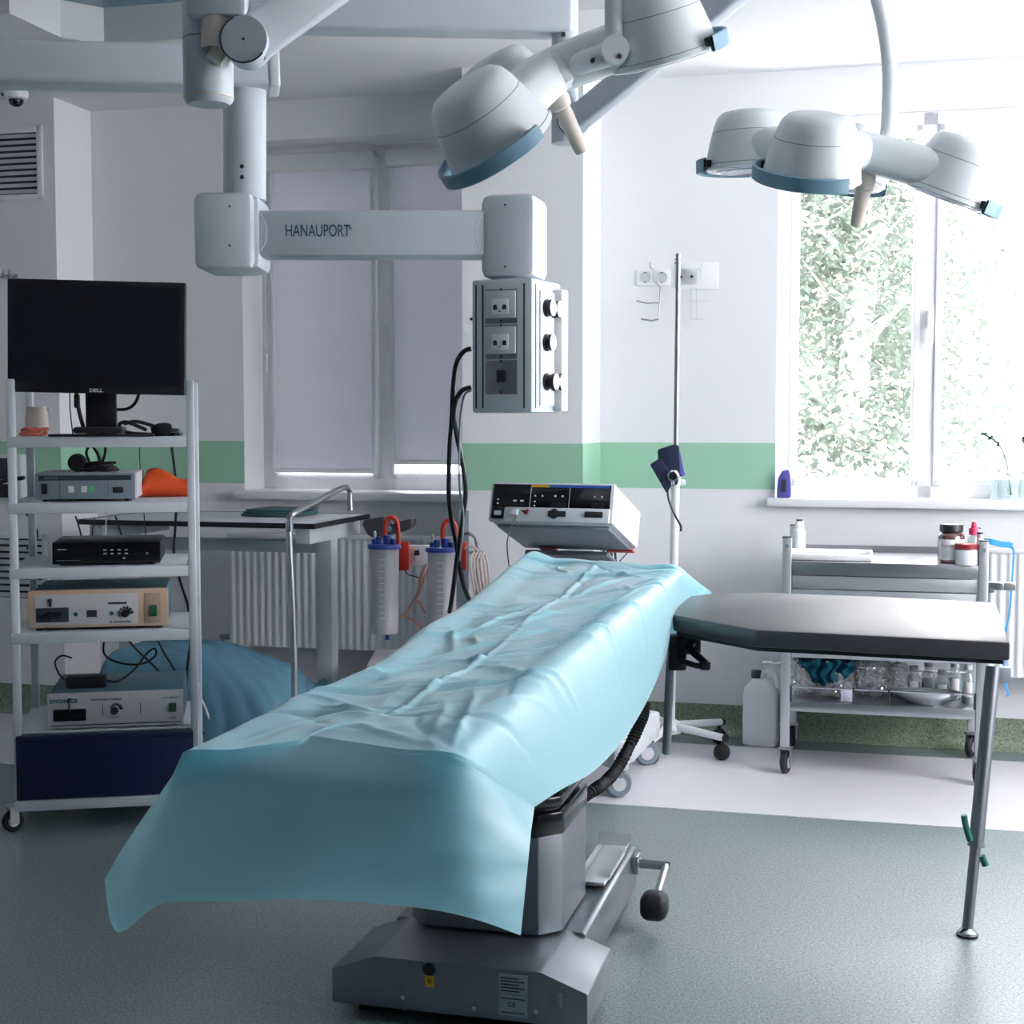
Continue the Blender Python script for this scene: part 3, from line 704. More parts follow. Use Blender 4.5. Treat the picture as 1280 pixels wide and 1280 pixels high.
# ------------------------------------------------------------------ blue sheet over a low stool (left, on the floor)
bs = thing('covered_stool', 'low stool hidden under a rumpled blue sheet on the floor behind the cart', 'stool', V((-1.12, 5.33, 0)), rad(-8))
b = MB()
def sheet(u, v):
    x = -.42 + .83 * u; y = -.26 + .55 * v
    e = min(1, u / .1, (1 - u) / .22, ) ; e2 = min(1, v / .3, (1 - v) / .12)
    hgt = .445 * (1 - (1 - max(0, e)) ** 2) ** .5 * (1 - (1 - max(0, e2)) ** 2) ** .5
    hgt -= .34 * max(0, u - .45) ** 1.2
    n = noise.noise(V((x * 4, y * 6, 1))) * .012 + abs(noise.noise(V((x * 9 + y * 5, y * 9, 7)))) * .012
    return (x + n * .5, y - n, max(.004, hgt + n * (hgt > .05)))
b.grid(sheet, 90, 60); b.build('sheet', SHEET, bs, ang=80)
b = MB()
b.box((-.12, .03, .37), (.4, .3, .04), .006); b.build('stool_top', GREYL, bs)
for x in (-.28, .04):
    for y in (-.08, .14): MB().box((x, y, .18), (.03, .03, .36), .003).build('leg', GREYL, bs)
bc = P(392, 850, 5.5); b = MB(Mx.Translation(V((bc.x, bc.y, 0))))
b.grid(lambda u, v: ((u - .5) * .3 + .01 * math.sin(v * 14), (v - .5) * .26, max(.003, .3 * (math.sin(math.pi * min(1, u * 1.0)) ** .6) * math.sin(math.pi * v) ** .5 + .014 * math.sin(u * 26 + v * 8))), 50, 24)
o = b.build('crumpled_cloth', SHEET, ang=80); tag(o, 'smaller crumpled blue cloth heaped at the foot of the table leg', 'cloth')

# ------------------------------------------------------------------ suction trolley with two jars
YS = 5.42
sp = P(560, 800, YS)
su = thing('suction_trolley', 'suction trolley with white plinth, rail and two canister holders beside the radiator', 'trolley', (P(545, 700, YS + .12).x, YS + .12, 0), rad(-8))
b = MB(); a = P(461, 800, YS); c = P(600, 800, YS)
b.bx((a.x, YS - .1, .06), (c.x, YS + .24, .395), .012); b.build('plinth', BASEM, su, world=True)
for u in (470, 590):
    for y in (YS - .06, YS + .2):
        k = P(u, 700, YS); MB().cyl((k.x, y - .01, .03), (k.x, y + .01, .03), .03, n=20).build('caster', RUBBER, su, world=True)
b = MB(); b.cyl(P(478, 690, YS + .1), P(606, 690, YS + .1), .008); b.build('rail', STEEL, su, world=True)
b = MB(); k = P(580, 700, YS + .1); b.bx((k.x - .018, k.y - .01, .39), (k.x + .018, k.y + .01, P(580, 640, YS).z)); b.build('post', GREYD, su, world=True)
b = MB(); b.tube([P(597, 760, YS + .05) * V((1, 1, 1)), P(597, 720, YS + .05), P(597, 690, YS + .05), P(594, 672, YS + .05), P(585, 667, YS + .05), P(580, 668, YS + .09)], .007, 10); b.build('bent_pipe', STEELD, su, world=True)
b = MB(); b.bx(P(510, 707, YS + .06), P(538, 681, YS + .1), .004)
b.box(P(520, 691, YS + .05), (.018, .02, .016), .003); b.build('vacuum_regulator', GREYL, su, world=True)
MB().bx(P(518, 694, YS + .055), P(524, 688, YS + .04), .002).build('regulator_knob', BLACK, su, world=True)
for u0, u1 in ((498, 511), (574, 583)):
    MB().bx(P(u0, 712, YS + .06), P(u1, 678, YS + .02), .004).build('jar_holder', REDT, su, world=True)
def sucjar(label, u, vt, vb, Y):
    top = P(u, vt, Y); bot = P(u, vb, Y); r = 19.0 * Y / F; hgt = top.z - bot.z
    t = thing('suction_jar', label, 'jar', bot, 0, 'suction jars')
    b = MB(); pr = [(0, 0), (r * .86, 0), (r * .9, .006), (r * .97, hgt - .01), (r * .97, hgt), (r * .92, hgt), (r * .85, .01), (0, .008)]
    b.lathe(pr, n=36); b.build('canister', JAR, t)
    b = MB()
    pl_ = [(.14 * r, .055), (.14 * r, .063 + 10 * hgt * .068)]
    for i in range(10, -1, -1):
        z = .06 + i * hgt * .068; pl_ += [(.12 * r, z + .0016), (-.28 * r, z + .0016), (-.28 * r, z), (.12 * r, z)]
    b.prism(pl_ + [(.12 * r, .055)], r * .955, r * .985, Mx.Rotation(rad(90), 4, 'X'))
    b.build('graduation_marks', GREYL, t, smooth=False)
    b = MB(); b.lathe([(0, hgt - .004), (r * 1.1, hgt - .004), (r * 1.12, hgt + .004), (r * 1.05, hgt + .012), (0, hgt + .014)], n=36)
    for x, y, rr, hh in ((-.35, 0, .2, .03), (.2, 0, .26, .036), (.62, -.1, .18, .022), (-.7, .1, .12, .02)): b.cyl((x * r, y * r - .01, hgt + .01), (x * r, y * r - .01, hgt + .01 + hh), rr * r, n=16)
    b.build('lid', BLUEL, t)
    b = MB(); x = .05 * r
    b.tube([(x, 0, hgt + .03), (x, 0, hgt + .08), (x + .01, 0, hgt + .105), (x + .026, 0, hgt + .112), (x + .042, 0, hgt + .1), (x + .048, 0, hgt + .07), (x + .05, 0, hgt + .0)], .0085, 12); b.build('red_hose', REDT, t)
    b = MB(); b.tube([(-.62 * r, 0, hgt + .02), (-.62 * r, 0, hgt + .05), (-.66 * r, 0, hgt + .06)], .006, 8); b.build('connector', GREYL, t)
    b = MB(); b.cyl((.01, 0, -.026), (.01, 0, .002), .008, n=10); b.build('drain_spigot', BLUEL, t)
    return t
sucjar('clear suction jar with blue lid and red hose, left of the regulator', 481, 684, 791, YS - .06)
sucjar('clear suction jar with blue lid partly behind the drape, right of the regulator', 553, 688, 795, YS - .1)
def wtube(name, label, pts, r, m, cat='tubing'):
    b = MB(); b.tube(pts, r, 8, 6); return tag(b.build(name, m), label, cat)
wtube('suction_tube', 'pale pink tubing draped from the regulator down between the two jars',
      [P(534, 706, YS), P(527, 720, YS - .02), P(523, 740, YS - .02), P(512, 760, YS - .02), P(504, 770, YS - .02), P(498, 772, YS - .02)], .0065, TUBEP)
wtube('suction_tube', 'second pink tube crossing below the regulator towards the right jar',
      [P(532, 708, YS + .02), P(530, 725, YS), P(520, 750, YS), P(524, 752, YS), P(530, 763, YS), P(534, 766, YS)], .005, TUBEP)
wtube('suction_tube', 'thin orange tube hanging lowest between the jars', [P(510, 772, YS), P(518, 776, YS), P(526, 784, YS), P(528, 790, YS)], .003, CORAL)
wtube('suction_tube', 'thin dark tube looping under the red holder of the left jar', [P(506, 712, YS), P(510, 718, YS), P(520, 721, YS), P(530, 724, YS)], .002, BLACK)
b = MB(); rnd = random.Random(4)
for i in range(4):
    u = 593 + i * 4.2; b.tube([P(u, 690, YS), P(u - 5, 700, YS - .02), P(u - 4, 716, YS - .03 + i * .004), P(u + 1, 745, YS - .02), P(u + 4, 752, YS), P(u + 6, 735, YS), P(u + 4, 705, YS), P(u, 692, YS)], .0042, 8, 6)
b.tube([P(575, 688, YS + .04), P(590, 683, YS), P(598, 690, YS)], .0042, 8)
o = b.build('tubing_coil', TUBEW); tag(o, 'hank of white tubing hung on the bent pipe', 'tubing')
# black moulded leg rest behind the jars
lr = thing('leg_rest', 'black moulded leg rest propped above the radiator behind the left jar', 'leg rest', P(488, 660, 5.72), RZ)
def gut(x0, x1, hw, sag):
    return lambda u, v: (x0 + (x1 - x0) * u, .06 * math.cos(math.pi * v), sag * math.sin(math.pi * v) * -1 + .02 + .01 * u)
b = MB()
o_ = P(488, 660, 5.72)
def pt(u, v, dy=0): return P(u, v, 5.72 + dy) - o_
poly = [pt(455, 656), pt(457, 649), pt(485, 645), pt(487, 660), pt(505, 650), pt(522, 647), pt(521, 656), pt(510, 663), pt(497, 664), pt(486, 671), pt(474, 674), pt(462, 668)]
inv = Mx.Rotation(-RZ, 4, 'Z')
b.prism([((inv @ p).x, (inv @ p).z) for p in poly], -.02, .05, Mx.Rotation(rad(90), 4, 'X'), .006)
b.build('shell', PADB, lr)
MB().cyl((0.01, -.055, .0), (.01, -.045, .0), .012).build('knob', GREYD, lr)
b = MB(); kk = .80 + .006 - o_.z; b.cyl((0, 0, -.03), (0, 0, kk), .012); b.build('support', STEELD, lr)

# ------------------------------------------------------------------ electrosurgical unit on its stand
eb = V((.244, 5.2, 0)); EA = rad(-17)
es = thing('device_stand', 'grey wheeled stand carrying the angled generator behind the drape', 'stand', eb, EA)
b = MB()
b.prism([(-.25, -.21), (-.17, -.27), (.17, -.27), (.25, -.21), (.25, .21), (.17, .27), (-.17, .27), (-.25, .21)], .11, .17, bev=.015)
for sx in (-1, 1):
    for sy in (-1, 1): b.prism([(sx * .08, 0), (sx * .16, sy * .12), (sx * .25, sy * .27), (sx * .2, sy * .3), (sx * .12, sy * .2)][::1 if sx * sy > 0 else -1], .1, .2, bev=.01)
b.box((0, 0, .2), (.22, .3, .12), .03); b.build('base', GREYL, es)
MB().box((0, 0, .52), (.1, .08, .62), .01).build('column', GREYBLUE, es)
b = MB(); b.box((0, -.07, .8), (.3, .26, .02), .006, rot=Mx.Rotation(rad(-16), 3, 'X')).prism([(-.05, .62), (.05, .62), (.1, .8), (-.13, .82)], -.04, .04, Mx.Rotation(rad(90), 4, 'X'), .006); b.build('tilt_bracket', STEELD, es)
for x, y in ((.2, -.24), (.2, .24), (-.2, -.24), (-.2, .24)): caster(es, x, y, .048, .05, rad(28), fork=GREYBLUE, wheel=GREYBLUE, top=.125)
gc = P(690, 629, 4.78)
ge = thing('surgical_generator', 'white electrosurgical generator with black control panel tilted up behind the drape', 'generator', gc, 0, rot=Euler((rad(-18), 0, rad(-19)), 'XYZ'))
gw, gd, gh = .43, .36, .135
MB().bx((-gw / 2, .01, -gh / 2), (gw / 2, gd, gh / 2), .012).build('case', WHITE, ge)
fb = MB().bx((-gw / 2, -.012, -gh / 2), (gw / 2, .014, gh / 2), .006).build('front_frame', GREYL, ge)
MB().bx((-gw / 2 + .01, -.0165, -gh / 2 + .048), (gw / 2 - .012, -.011, gh / 2 - .008), .002).build('control_panel', BLKGL, fb)
MB().bx((-gw / 2 + .01, -.0162, -gh / 2 + .008), (-gw / 2 + .06, -.011, -gh / 2 + .05), .002).build('switch_panel', BLKGL, fb)
b = MB(); b.bx((-gw / 2 + .058, -.028, -gh / 2 - .004), (gw / 2 - .008, -.01, -gh / 2 + .046), .006); b.build('socket_bar', GREYL, fb)
MB().bx((-.07, -.0178, gh / 2 - .018), (-.008, -.0155, gh / 2 - .0095)).build('yellow_bar', YEL, fb, smooth=False)
MB().bx((-.006, -.0178, gh / 2 - .018), (gw / 2 - .016, -.0155, gh / 2 - .0095)).build('blue_bar', BARB, fb, smooth=False)
b = MB()
for x, z in ((-.055, .02), (-.03, .02), (.015, .02), (.04, .02), (.15, .02), (.175, .02), (-.055, .0), (-.055, -.014), (-.185, .006), (-.185, -.008)): b.box((x, -.0172, z), (.005, .002, .005))
for x in (-.125, -.1): b.box((x, -.0172, .002), (.012, .002, .005))
for x in (-.072, .063): b.bx((x, -.0172, -.026), (x + .0012, -.0155, gh / 2 - .01))
b.build('panel_marks', INKW, fb, smooth=False)
for x, z in ((.01, -.012), (.027, -.012), (.045, -.012), (.152, -.01), (.175, -.01)): MB().lathe([(0, .003), (.009, .003), (.01, 0), (0, 0)], Mx.Translation((x, -.0165, z)) @ Mx.Rotation(rad(90), 4, 'X'), 14).build('key', GREYBLUE if False else BLACK, fb)
MB().box((-gw / 2 + .034, -.018, -gh / 2 + .026), (.026, .006, .016), .004).build('power_switch', GREYL, fb)
for x in (.03, .155):
    b = MB(); b.box((x, -.03, -gh / 2 + .024), (.062, .006, .02), .009)
    if x < .1: b.ball((.02, -.031, -gh / 2 + .024), .018, (1, .25, 1))
    b.build('outlet', BLACK, fb)
b = MB(); b.prism([(-.1, .0), (-.075, -.016), (-.068, 0)], 0, .004, Mx.Translation((0, -.027, -gh / 2 + .034)) @ Mx.Rotation(rad(90), 4, 'X')); b.build('warning_triangle', INK, fb, smooth=False)
MB().box((-.074, -.03, -gh / 2 + .03), (.01, .004, .016), .002).build('red_indicator', REDT, fb)
MB().box((-.12, -.032, -gh / 2 + .026), (.03, .012, .022), .004).build('plate_plug', GREYL, fb)
b = MB(); b.bx((-gw / 2 + .02, .03, -gh / 2 - .012), (gw / 2 - .02, gd - .02, -gh / 2), .004); b.build('tray', GREYD, ge)
b = MB(); b.bx((gw / 2 - .1, gd - .04, -gh / 2 - .016), (gw / 2 - .01, gd - .01, -gh / 2 - .01)).bx((-gw / 2 + .08, gd - .04, -gh / 2 - .016), (-gw / 2 + .14, gd - .01, -gh / 2 - .01)); b.build('red_latch', REDT, ge)
def wcable(label, pts, r, m=BLACK, group=None, name='cable'):
    b = MB(); b.tube(pts, r, 8, 6); return tag(b.build(name, m), label, 'cable', group)
wcable('thin black lead drooping from the left socket of the generator', [P(645, 646, 4.76), P(638, 660, 4.74), P(634, 680, 4.72), P(636, 705, 4.75), P(640, 730, 4.8), P(646, 800, 4.86), P(652, 900, 4.9), PZ(660, 985, .006)], .0018)
wcable('thin black lead at the right end under the generator', [P(790, 679, 5.1), P(785, 690, 5.08), P(776, 700, 5.06), P(768, 712, 5.05)], .002)
for i, lb in enumerate(('leftmost of the four thick black leads below the generator', 'second from left of the thick black leads below the generator', 'third from left of the thick black leads below the generator', 'rightmost of the four thick black leads below the generator')):
    u = 749 + i * 4.5; wcable(lb, [P(u, 676, 5.12), P(u + 4, 684, 5.11), P(u + 7, 697, 5.1), P(u + 5, 720, 5.1)], .0042, BLACK, 'leads below the generator')

# ------------------------------------------------------------------ IV pole and cuff
ib = V((P(841, 525, 5.6).x, 5.6, 0))
iv = thing('iv_pole', 'white wheeled drip stand with a slim grey upper rod beside the wall', 'drip stand', ib)
zj = P(845, 603, 5.6).z; zt = P(845, 330, 5.6).z
MB().cyl((0, 0, .09), (.012, 0, zj), .0165, n=20).build('lower_tube', WHITE, iv)
MB().cyl((.012, 0, zj - .02), (.016, 0, zt), .0095, n=16).build('upper_rod', STEELD, iv)
b = MB(); b.cyl((.012, 0, zj - .012), (.012, 0, zj + .02), .021).box((.036, 0, zj), (.03, .02, .022), .005); b.build('clamp', WHITE, iv)
b = MB()
for i in range(3): b.cyl((.016, 0, zt + i * .014), (.016, 0, zt + .008 + i * .014), .014 - .002 * i)
b.cyl((.016, 0, zt), (.016, 0, zt + .04), .008); b.build('top_knob', STEELD, iv)
b = MB(); b.lathe([(0, .07), (.04, .072), (.045, .09), (.036, .115), (.02, .125), (0, .125)], n=28); b.build('hub', WHITE, iv)
for a in (30, -42, -114, 174, 102):
    L = .25; c, s_ = math.cos(rad(a)), math.sin(rad(a))
    lg = MB().rings([(c * .03, s_ * .03, .1), (c * L, s_ * L, .088)], [.016, .0135], 14).build('leg', WHITE, iv)
    MB().cyl((c * L, s_ * L, .088), (c * (L + .012), s_ * (L + .012), .088), .015).build('end_cap', BLACK, lg)
    b = MB(Mx.Translation((c * (L - .01), s_ * (L - .01), .036))); b.cyl((0, 0, .02), (0, 0, .045), .008)
    b.ball((0, 0, -.004), .033, (1, .8, 1)); b.build('caster', RUBBER, lg)
cf = thing('pressure_cuff', 'dark navy blood pressure cuff wrapped round the drip stand', 'cuff', P(840, 585, 5.53))
o_ = P(840, 585, 5.53)
def cpt(u, v): d = P(u, v, 5.53) - o_; return (d.x, d.z)
Mr = Mx.Rotation(rad(90), 4, 'X')
b = MB(); b.prism([cpt(822, 562), cpt(840, 556), cpt(848, 556), cpt(849, 590), cpt(846, 606), cpt(838, 607), cpt(824, 592)], -.015, .03, Mr, .008); b.build('cuff_body', CUFF, cf)
b = MB(); b.prism([cpt(811, 580), cpt(824, 572), cpt(836, 588), cpt(838, 606), cpt(832, 616)], .028, .05, Mr, .006); b.build('cuff_flap', CUFF, cf)
b = MB(); b.prism([cpt(848, 557), cpt(851, 572), cpt(856, 594), cpt(850, 596), cpt(846, 580)], -.01, .02, Mr, .004); b.build('strap', PURP, cf)
b = MB(); x, z = cpt(839, 594); b.lathe([(0, .0), (.02, 0), (.022, .012), (.016, .02), (0, .02)], Mx.Translation((x, -.05, z)) @ Mr, 24); b.cyl((x, -.05, z - .02), (x, -.05, z - .034), .009); b.build('gauge', CHROME, cf)
b = MB(); b.tube([(V((cpt(833, 612)[0], -.04, cpt(833, 612)[1]))), V((cpt(835, 626)[0], -.045, cpt(835, 626)[1])), V((cpt(842, 643)[0], -.05, cpt(842, 643)[1])), V((cpt(849, 656)[0], -.05, cpt(849, 656)[1])), V((cpt(849, 663)[0], -.05, cpt(849, 663)[1]))], .0045, 8); b.build('hose', BLACK, cf)

# ------------------------------------------------------------------ wall outlets and holders
def socket(label, u, v, euro=True):
    t = onwall('wall_socket', label, 'socket', u, v, QW, 'sockets on the white wall')
    MB().box((0, -.005, 0), (.07, .01, .07), .004).build('plate', PVC, t)
    MB().lathe([(0, -.004), (.019, -.004), (.0215, .0025), (.023, .0025), (.023, 0), (0, 0)], Mx.Translation((0, -.0105, 0)) @ Mx.Rotation(rad(90), 4, 'X'), 26).build('outlet_ring', GREYL, t)
    b = MB()
    for x in (-.0095, .0095): b.cyl((x, -.0085, 0), (x, -.0045, 0), .0032, n=10)
    b.cyl((0, -.009, 0), (0, -.005, 0), .003, n=8).box((0, -.012, .019), (.007, .004, .004)).box((0, -.012, -.019), (.007, .004, .004)); b.build('contacts', INK, t)
    return t
socket('left round power socket on the white wall by the drip stand', 807, 347)
socket('round power socket just left of the drip stand rod', 827.5, 347)
def dot(label, u, v):
    t = onwall('gas_outlet', label, 'outlet', u, v, QW, 'small outlets on the white wall')
    MB().box((0, -.004, 0), (.05, .008, .07), .004).build('plate', PVC, t)
    MB().cyl((0, -.014, 0), (0, -.008, 0), .0055, n=16).build('port', INK, t)
dot('small dark outlet just right of the drip stand rod', 852, 346.5); dot('small dark outlet further right beside the right wire basket', 865, 346)
hb = onwall('wire_holder', 'bent wire basket holder hanging left of the drip stand', 'holder', 822, 345, QW)
def wp(u, v, dq=.02):
    d = PQ(u, v, QW - dq) - PQ(822, 345, QW); return (d.dot(EX), d.dot(EY), d.z)
b = MB(); b.tube([wp(813, 328), wp(813, 334), wp(816, 336)], .0022, 6); b.rings([V(wp(*q)) for q in ((816.5, 336), (816.5, 350), (825.5, 359), (823, 399))], [.0025] * 4, 6)
b.rings([V(wp(823, 399)), V(wp(815, 401, .06)), V(wp(802, 399, .12))], [.0035] * 3, 6); b.rings([V(wp(824, 378.5)), V(wp(808, 379, .05)), V(wp(796, 376, .11))], [.003] * 3, 6)
b.build('wire', STEELD, hb)
hb2 = onwall('wire_holder', 'pale wire basket holder hanging right of the drip stand', 'holder', 872, 345, QW)
def wp(u, v, dq=.02):
    d = PQ(u, v, QW - dq) - PQ(872, 345, QW); return (d.dot(EX), d.dot(EY), d.z)
b = MB()
for L in (((863.5, 360), (864.5, 399)), ((870.5, 360), (871.5, 399)), ((864, 376), (886, 376.5)), ((864, 399), (880, 399)), ((871, 336), (871, 350)), ((876, 336), (876, 350)), ((871, 336), (876, 336)), ((878, 328), (877, 335))):
    b.rings([V(wp(*q)) for q in L], [.0015] * 2, 6)
b.build('wire', GREYL, hb2)
b = MB(); b.box((0, -.004, -.0), (.17, .008, .11), .004); b.build('back_plate', PVC, hb2)

# ------------------------------------------------------------------ steel trolley on the right
tf = V((P(986, 525, 5.24).x, 5.24, 0)); tr_, tq = tf.dot(EX), tf.dot(EY)
TW = rq(1233, tq) - tr_; TD = .44
tr = thing('instrument_trolley', 'stainless steel trolley with drawers and lower shelf under the bright window', 'trolley', tf, RZ)
TMAT = Mx.Translation(tf) @ Mx.Rotation(RZ, 4, 'Z')
def tx(u, yl): return rq(u, tq + yl) - tr_
ZT = .787
for x in (0, TW):
    for y, ht in ((0, .872), (TD, .885)):
        p_ = MB().bx((x - .0165, y - .0165, .1), (x + .0165, y + .0165, ht), .003).build('post', ALU, tr)
        MB().bx((x - .017, y - .017, ht), (x + .017, y + .017, ht + .004), .001).build('cap', INK, p_)
        if y == 0: MB().cyl((x, y - .019, ht - .03), (x, y - .016, ht - .03), .008, n=14).build('bolt', GREYD, p_)
b = MB(); b.bx((.017, -.012, ZT - .008), (TW - .017, TD, ZT), .001).bx((.017, -.014, ZT - .048), (TW - .017, -.008, ZT), .001).bx((.017, TD - .006, ZT - .048), (TW - .017, TD, ZT + .025)); b.build('top_tray', STEEL, tr)
MB().bx((.018, .012, .43), (TW - .018, TD, ZT - .05), .002).build('cabinet', ALU, tr)
for z0, z1 in ((.688, .735), (.56, .684), (.435, .556)):
    dr = MB().bx((.02, -.008, z0), (TW - .02, .012, z1), .002).build('drawer', GREYL if False else ALU, tr)
b = MB(); b.bx((.017, -.012, .235), (TW - .017, TD + .012, .272), .002); b.build('lower_shelf', STEEL, tr)
b = MB()
for y in (-.01, TD + .01): b.cyl((0, y, .325), (TW, y, .325), .004, n=10)
b.build('guard_rail', CHROME, tr)
for x in (0.02, tx(1072, 0), tx(1117, 0), TW - .02): MB().cyl((x, -.012, .272), (x, -.012, .33), .004, n=8).build('rail_pin', INK, tr)
b = MB(); b.cyl((-.07, .02, .4), (.0, .02, .4), .006).cyl((-.085, .02, .4), (-.05, .02, .4), .012).cyl((-.03, .02, .4), (-.018, .02, .4), .011); b.build('side_knob', STEEL, tr)
b = MB(); b.bx((TW + .012, .0, .7), (TW + .11, .03, .728), .003).bx((TW + .012, -.004, .69), (TW + .04, .02, .705), .002).box((TW + .055, -.004, .714), (.03, .008, .026), .002); b.build('side_rail', STEEL, tr)
for x, y, a in ((0.004, 0, 1.35), (TW, 0, 1.2), (.0, TD, 1.7), (TW, TD, 1.1)): caster(tr, x, y, .042, .024, a, top=.11)
def ont(u, v, yl, z):  # world point on the trolley at picture column u
    return TMAT @ V((tx(u, yl), yl, z))
# things on the trolley top
p = ont(1040, 695, .1, ZT)
it = thing('instrument_tray', 'shallow white tray on the left half of the trolley top', 'tray', p, RZ)
b = MB(); w_ = .145
b.bx((-w_, -.08, .0), (w_, .16, .006), .002).bx((-w_ - .004, -.086, .002), (w_ + .004, -.078, .024), .003).bx((-w_ - .004, .156, .002), (w_ + .004, .164, .024), .003).bx((-w_ - .006, -.082, .002), (-w_ + .002, .16, .024), .003).bx((w_ - .002, -.082, .002), (w_ + .006, .16, .024), .003)
b.build('tray_body', PAPER, it)
def jar(name, label, cat, p, r, h, body, capm, neck=.75, capr=None, caph=.02, lab=None, labtxt=None, shoulder=.8):
    t = thing(name, label, cat, p, RZ)
    b = MB(); b.lathe([(0, 0), (r * .94, 0), (r, r * .08), (r, h * shoulder), (r * .92, h * (shoulder + .07)), (r * neck, h * .96), (r * neck, h)], n=32); b.build('body', body, t)
    cr = capr or r * neck * 1.12
    b = MB(); b.lathe([(0, h + caph), (cr * .96, h + caph), (cr, h + caph * .85), (cr, h - .004), (cr * .9, h - .006), (0, h - .006)], n=32); b.build('cap', capm, t)
    if lab:
        b = MB(); b.lathe([(r * 1.01, h * lab[0]), (r * 1.012, h * lab[1])], n=24, a0=rad(-160), a1=rad(-5)); b.build('label', PAPER, t, recalc=False)
    if labtxt:
        b = MB()
        tt = bmesh.new(); 
        m2 = MB(); m2.text(labtxt, r * .42, Mx.Translation((-.05 * r, 0, h * .55)), 1.0)
        for v in m2.bm.verts:
            a = rad(-90) + v.co.x / r; v.co = V((r * 1.025 * math.cos(a), r * 1.025 * math.sin(a), v.co.z))
        m2.build('printing', REDL, t, smooth=False)
    return t
jar('amber_jar', 'brown glass jar with black lid and white label on the trolley top', 'jar', ont(1192, 697, .06, ZT), .046, .118, AMBER, BLACK, .74, .041, .022, (.12, .74), 'Formalin')
jar('medicine_pot', 'white pot with dark red lid in front of the brown jar', 'pot', ont(1212, 699, .01, ZT), .04, .062, WHITE, REDL, .86, .041, .013)
t = jar('dropper_bottle', 'clear dropper bottle with pink spray cap behind the white pot', 'bottle', ont(1220, 690, .12, ZT), .021, .105, BOTG, PINK, .5, .017, .018)
b = MB(); b.lathe([(0, .146), (.007, .146), (.008, .135), (.01, .128), (.009, .122), (0, .122)], n=18); b.build('nozzle', PINK, t)
MB().lathe([(0, .002), (.019, .002), (.0195, .02), (0, .03)], n=24).build('contents', ORANGE, t)
MB().lathe([(.0213, .032), (.0213, .042)], n=24).build('purple_band', PURP, t, recalc=False)
t = jar('white_bottle', 'small white bottle with dark cap behind the left trolley post', 'bottle', ont(1001, 690, .3, ZT), .024, .105, WHITE, PVC, .6, .017, .02)
MB().lathe([(0, .132), (.012, .132), (.012, .124), (0, .124)], n=18).build('stopper', INK, t)
t = jar('vial', 'little white vial with dark stopper beside the right trolley post', 'vial', ont(1228, 690, .05, ZT), .0125, .1, PVC, PVC, .8, .011, .008)
MB().lathe([(0, .114), (.012, .114), (.012, .107), (0, .107)], n=18).build('stopper', INK, t)
# blue tourniquet
b = MB(); Yt = 5.25
def ribbon(pts, wv, m=None):
    c = catmull(pts, 8); rows = []
    for i, p_ in enumerate(c):
        rows.append([b.bm.verts.new(p_ + wv * .5), b.bm.verts.new(p_ - wv * .5), b.bm.verts.new(p_ - wv * .5 + V((.001, .003, .001))), b.bm.verts.new(p_ + wv * .5 + V((.001, .003, .001)))])
    for a_, c_ in zip(rows, rows[1:]):
        for k in range(4): b.bm.faces.new((a_[k], a_[(k + 1) % 4], c_[(k + 1) % 4], c_[k]))
    b.bm.faces.new(rows[0]); b.bm.faces.new(rows[-1][::-1])
ribbon([P(1230, 677, Yt + .02), P(1238, 677, Yt), P(1250, 680, Yt), P(1260, 681, Yt), P(1266, 683, Yt)], V((0, 0, .022)))
ribbon([P(1265, 684, Yt), P(1267, 690, Yt), P(1266, 712, Yt), P(1264, 740, Yt), P(1262, 765, Yt), P(1257, 790, Yt), P(1255, 820, Yt), P(1255, 845, Yt), P(1260, 868, Yt), P(1257, 870, Yt)], V((.008, 0, .002)))
tag(b.build('tourniquet', BLUET), 'bright blue rubber band hanging from the right trolley post', 'strap')
# lower shelf goods
ZL = .273
def bag(label, u, yl, sx, sy, sz, seed):
    o_ = ont(u, 0, yl, ZL); t = bmesh.new(); bmesh.ops.create_icosphere(t, subdivisions=5, radius=1)
    for v in t.verts:
        n = v.co.normalized(); q = v.co * 2.2 + V((seed, 0, 0))
        k = 1 + .25 * noise.noise(q) + .22 * abs(noise.noise(q * 2.1)) - .14 * abs(noise.noise(q * 4.3))
        v.co = V((n.x * sx * k, n.y * sy * k, max(0, (n.z * k + .8) / 1.8) * sz * 2))
    b = MB(Mx.Translation(o_) @ Mx.Rotation(RZ, 4, 'Z')); b.merge(t)
    return tag(b.build('plastic_bag', BAG, ang=25), label, 'bag', 'crumpled bags on the lower trolley shelf')
bag('grey crumpled clear bag at the left end of the lower trolley shelf', 1008, .16, .055, .1, .075, 1)
bag('crumpled clear bag in front of the teal cloth on the lower shelf', 1050, .15, .07, .1, .06, 4)
bag('largest puffed clear bag in the middle of the lower shelf', 1095, .2, .075, .1, .075, 9)
bag('thin clear bag lying between the big bag and the glass bottles', 1128, .2, .05, .1, .06, 14)
b = MB(); o_ = ont(1038, 0, .12, .262)
b.m = Mx.Translation(o_) @ Mx.Rotation(RZ, 4, 'Z')
def tealf(u, v):
    a = (u - .5) * 2
    return (a * .1 + .01 * math.sin(v * 9), -.1 + .06 * v + .012 * math.sin(u * 34 + v * 3), .16 - v * (.075 + .04 * math.cos(a * 2.6)) + .008 * math.sin(u * 20))
b.grid(tealf, 60, 20)
b.grid(lambda u, v: ((u - .5) * .2, -.1 + v * .2, .16 - .01 * abs(math.sin(u * 12)) ), 40, 10)
tag(b.build('teal_cloth', TEALC, ang=80), 'dark teal folded cloth hanging above the clear bags', 'cloth')
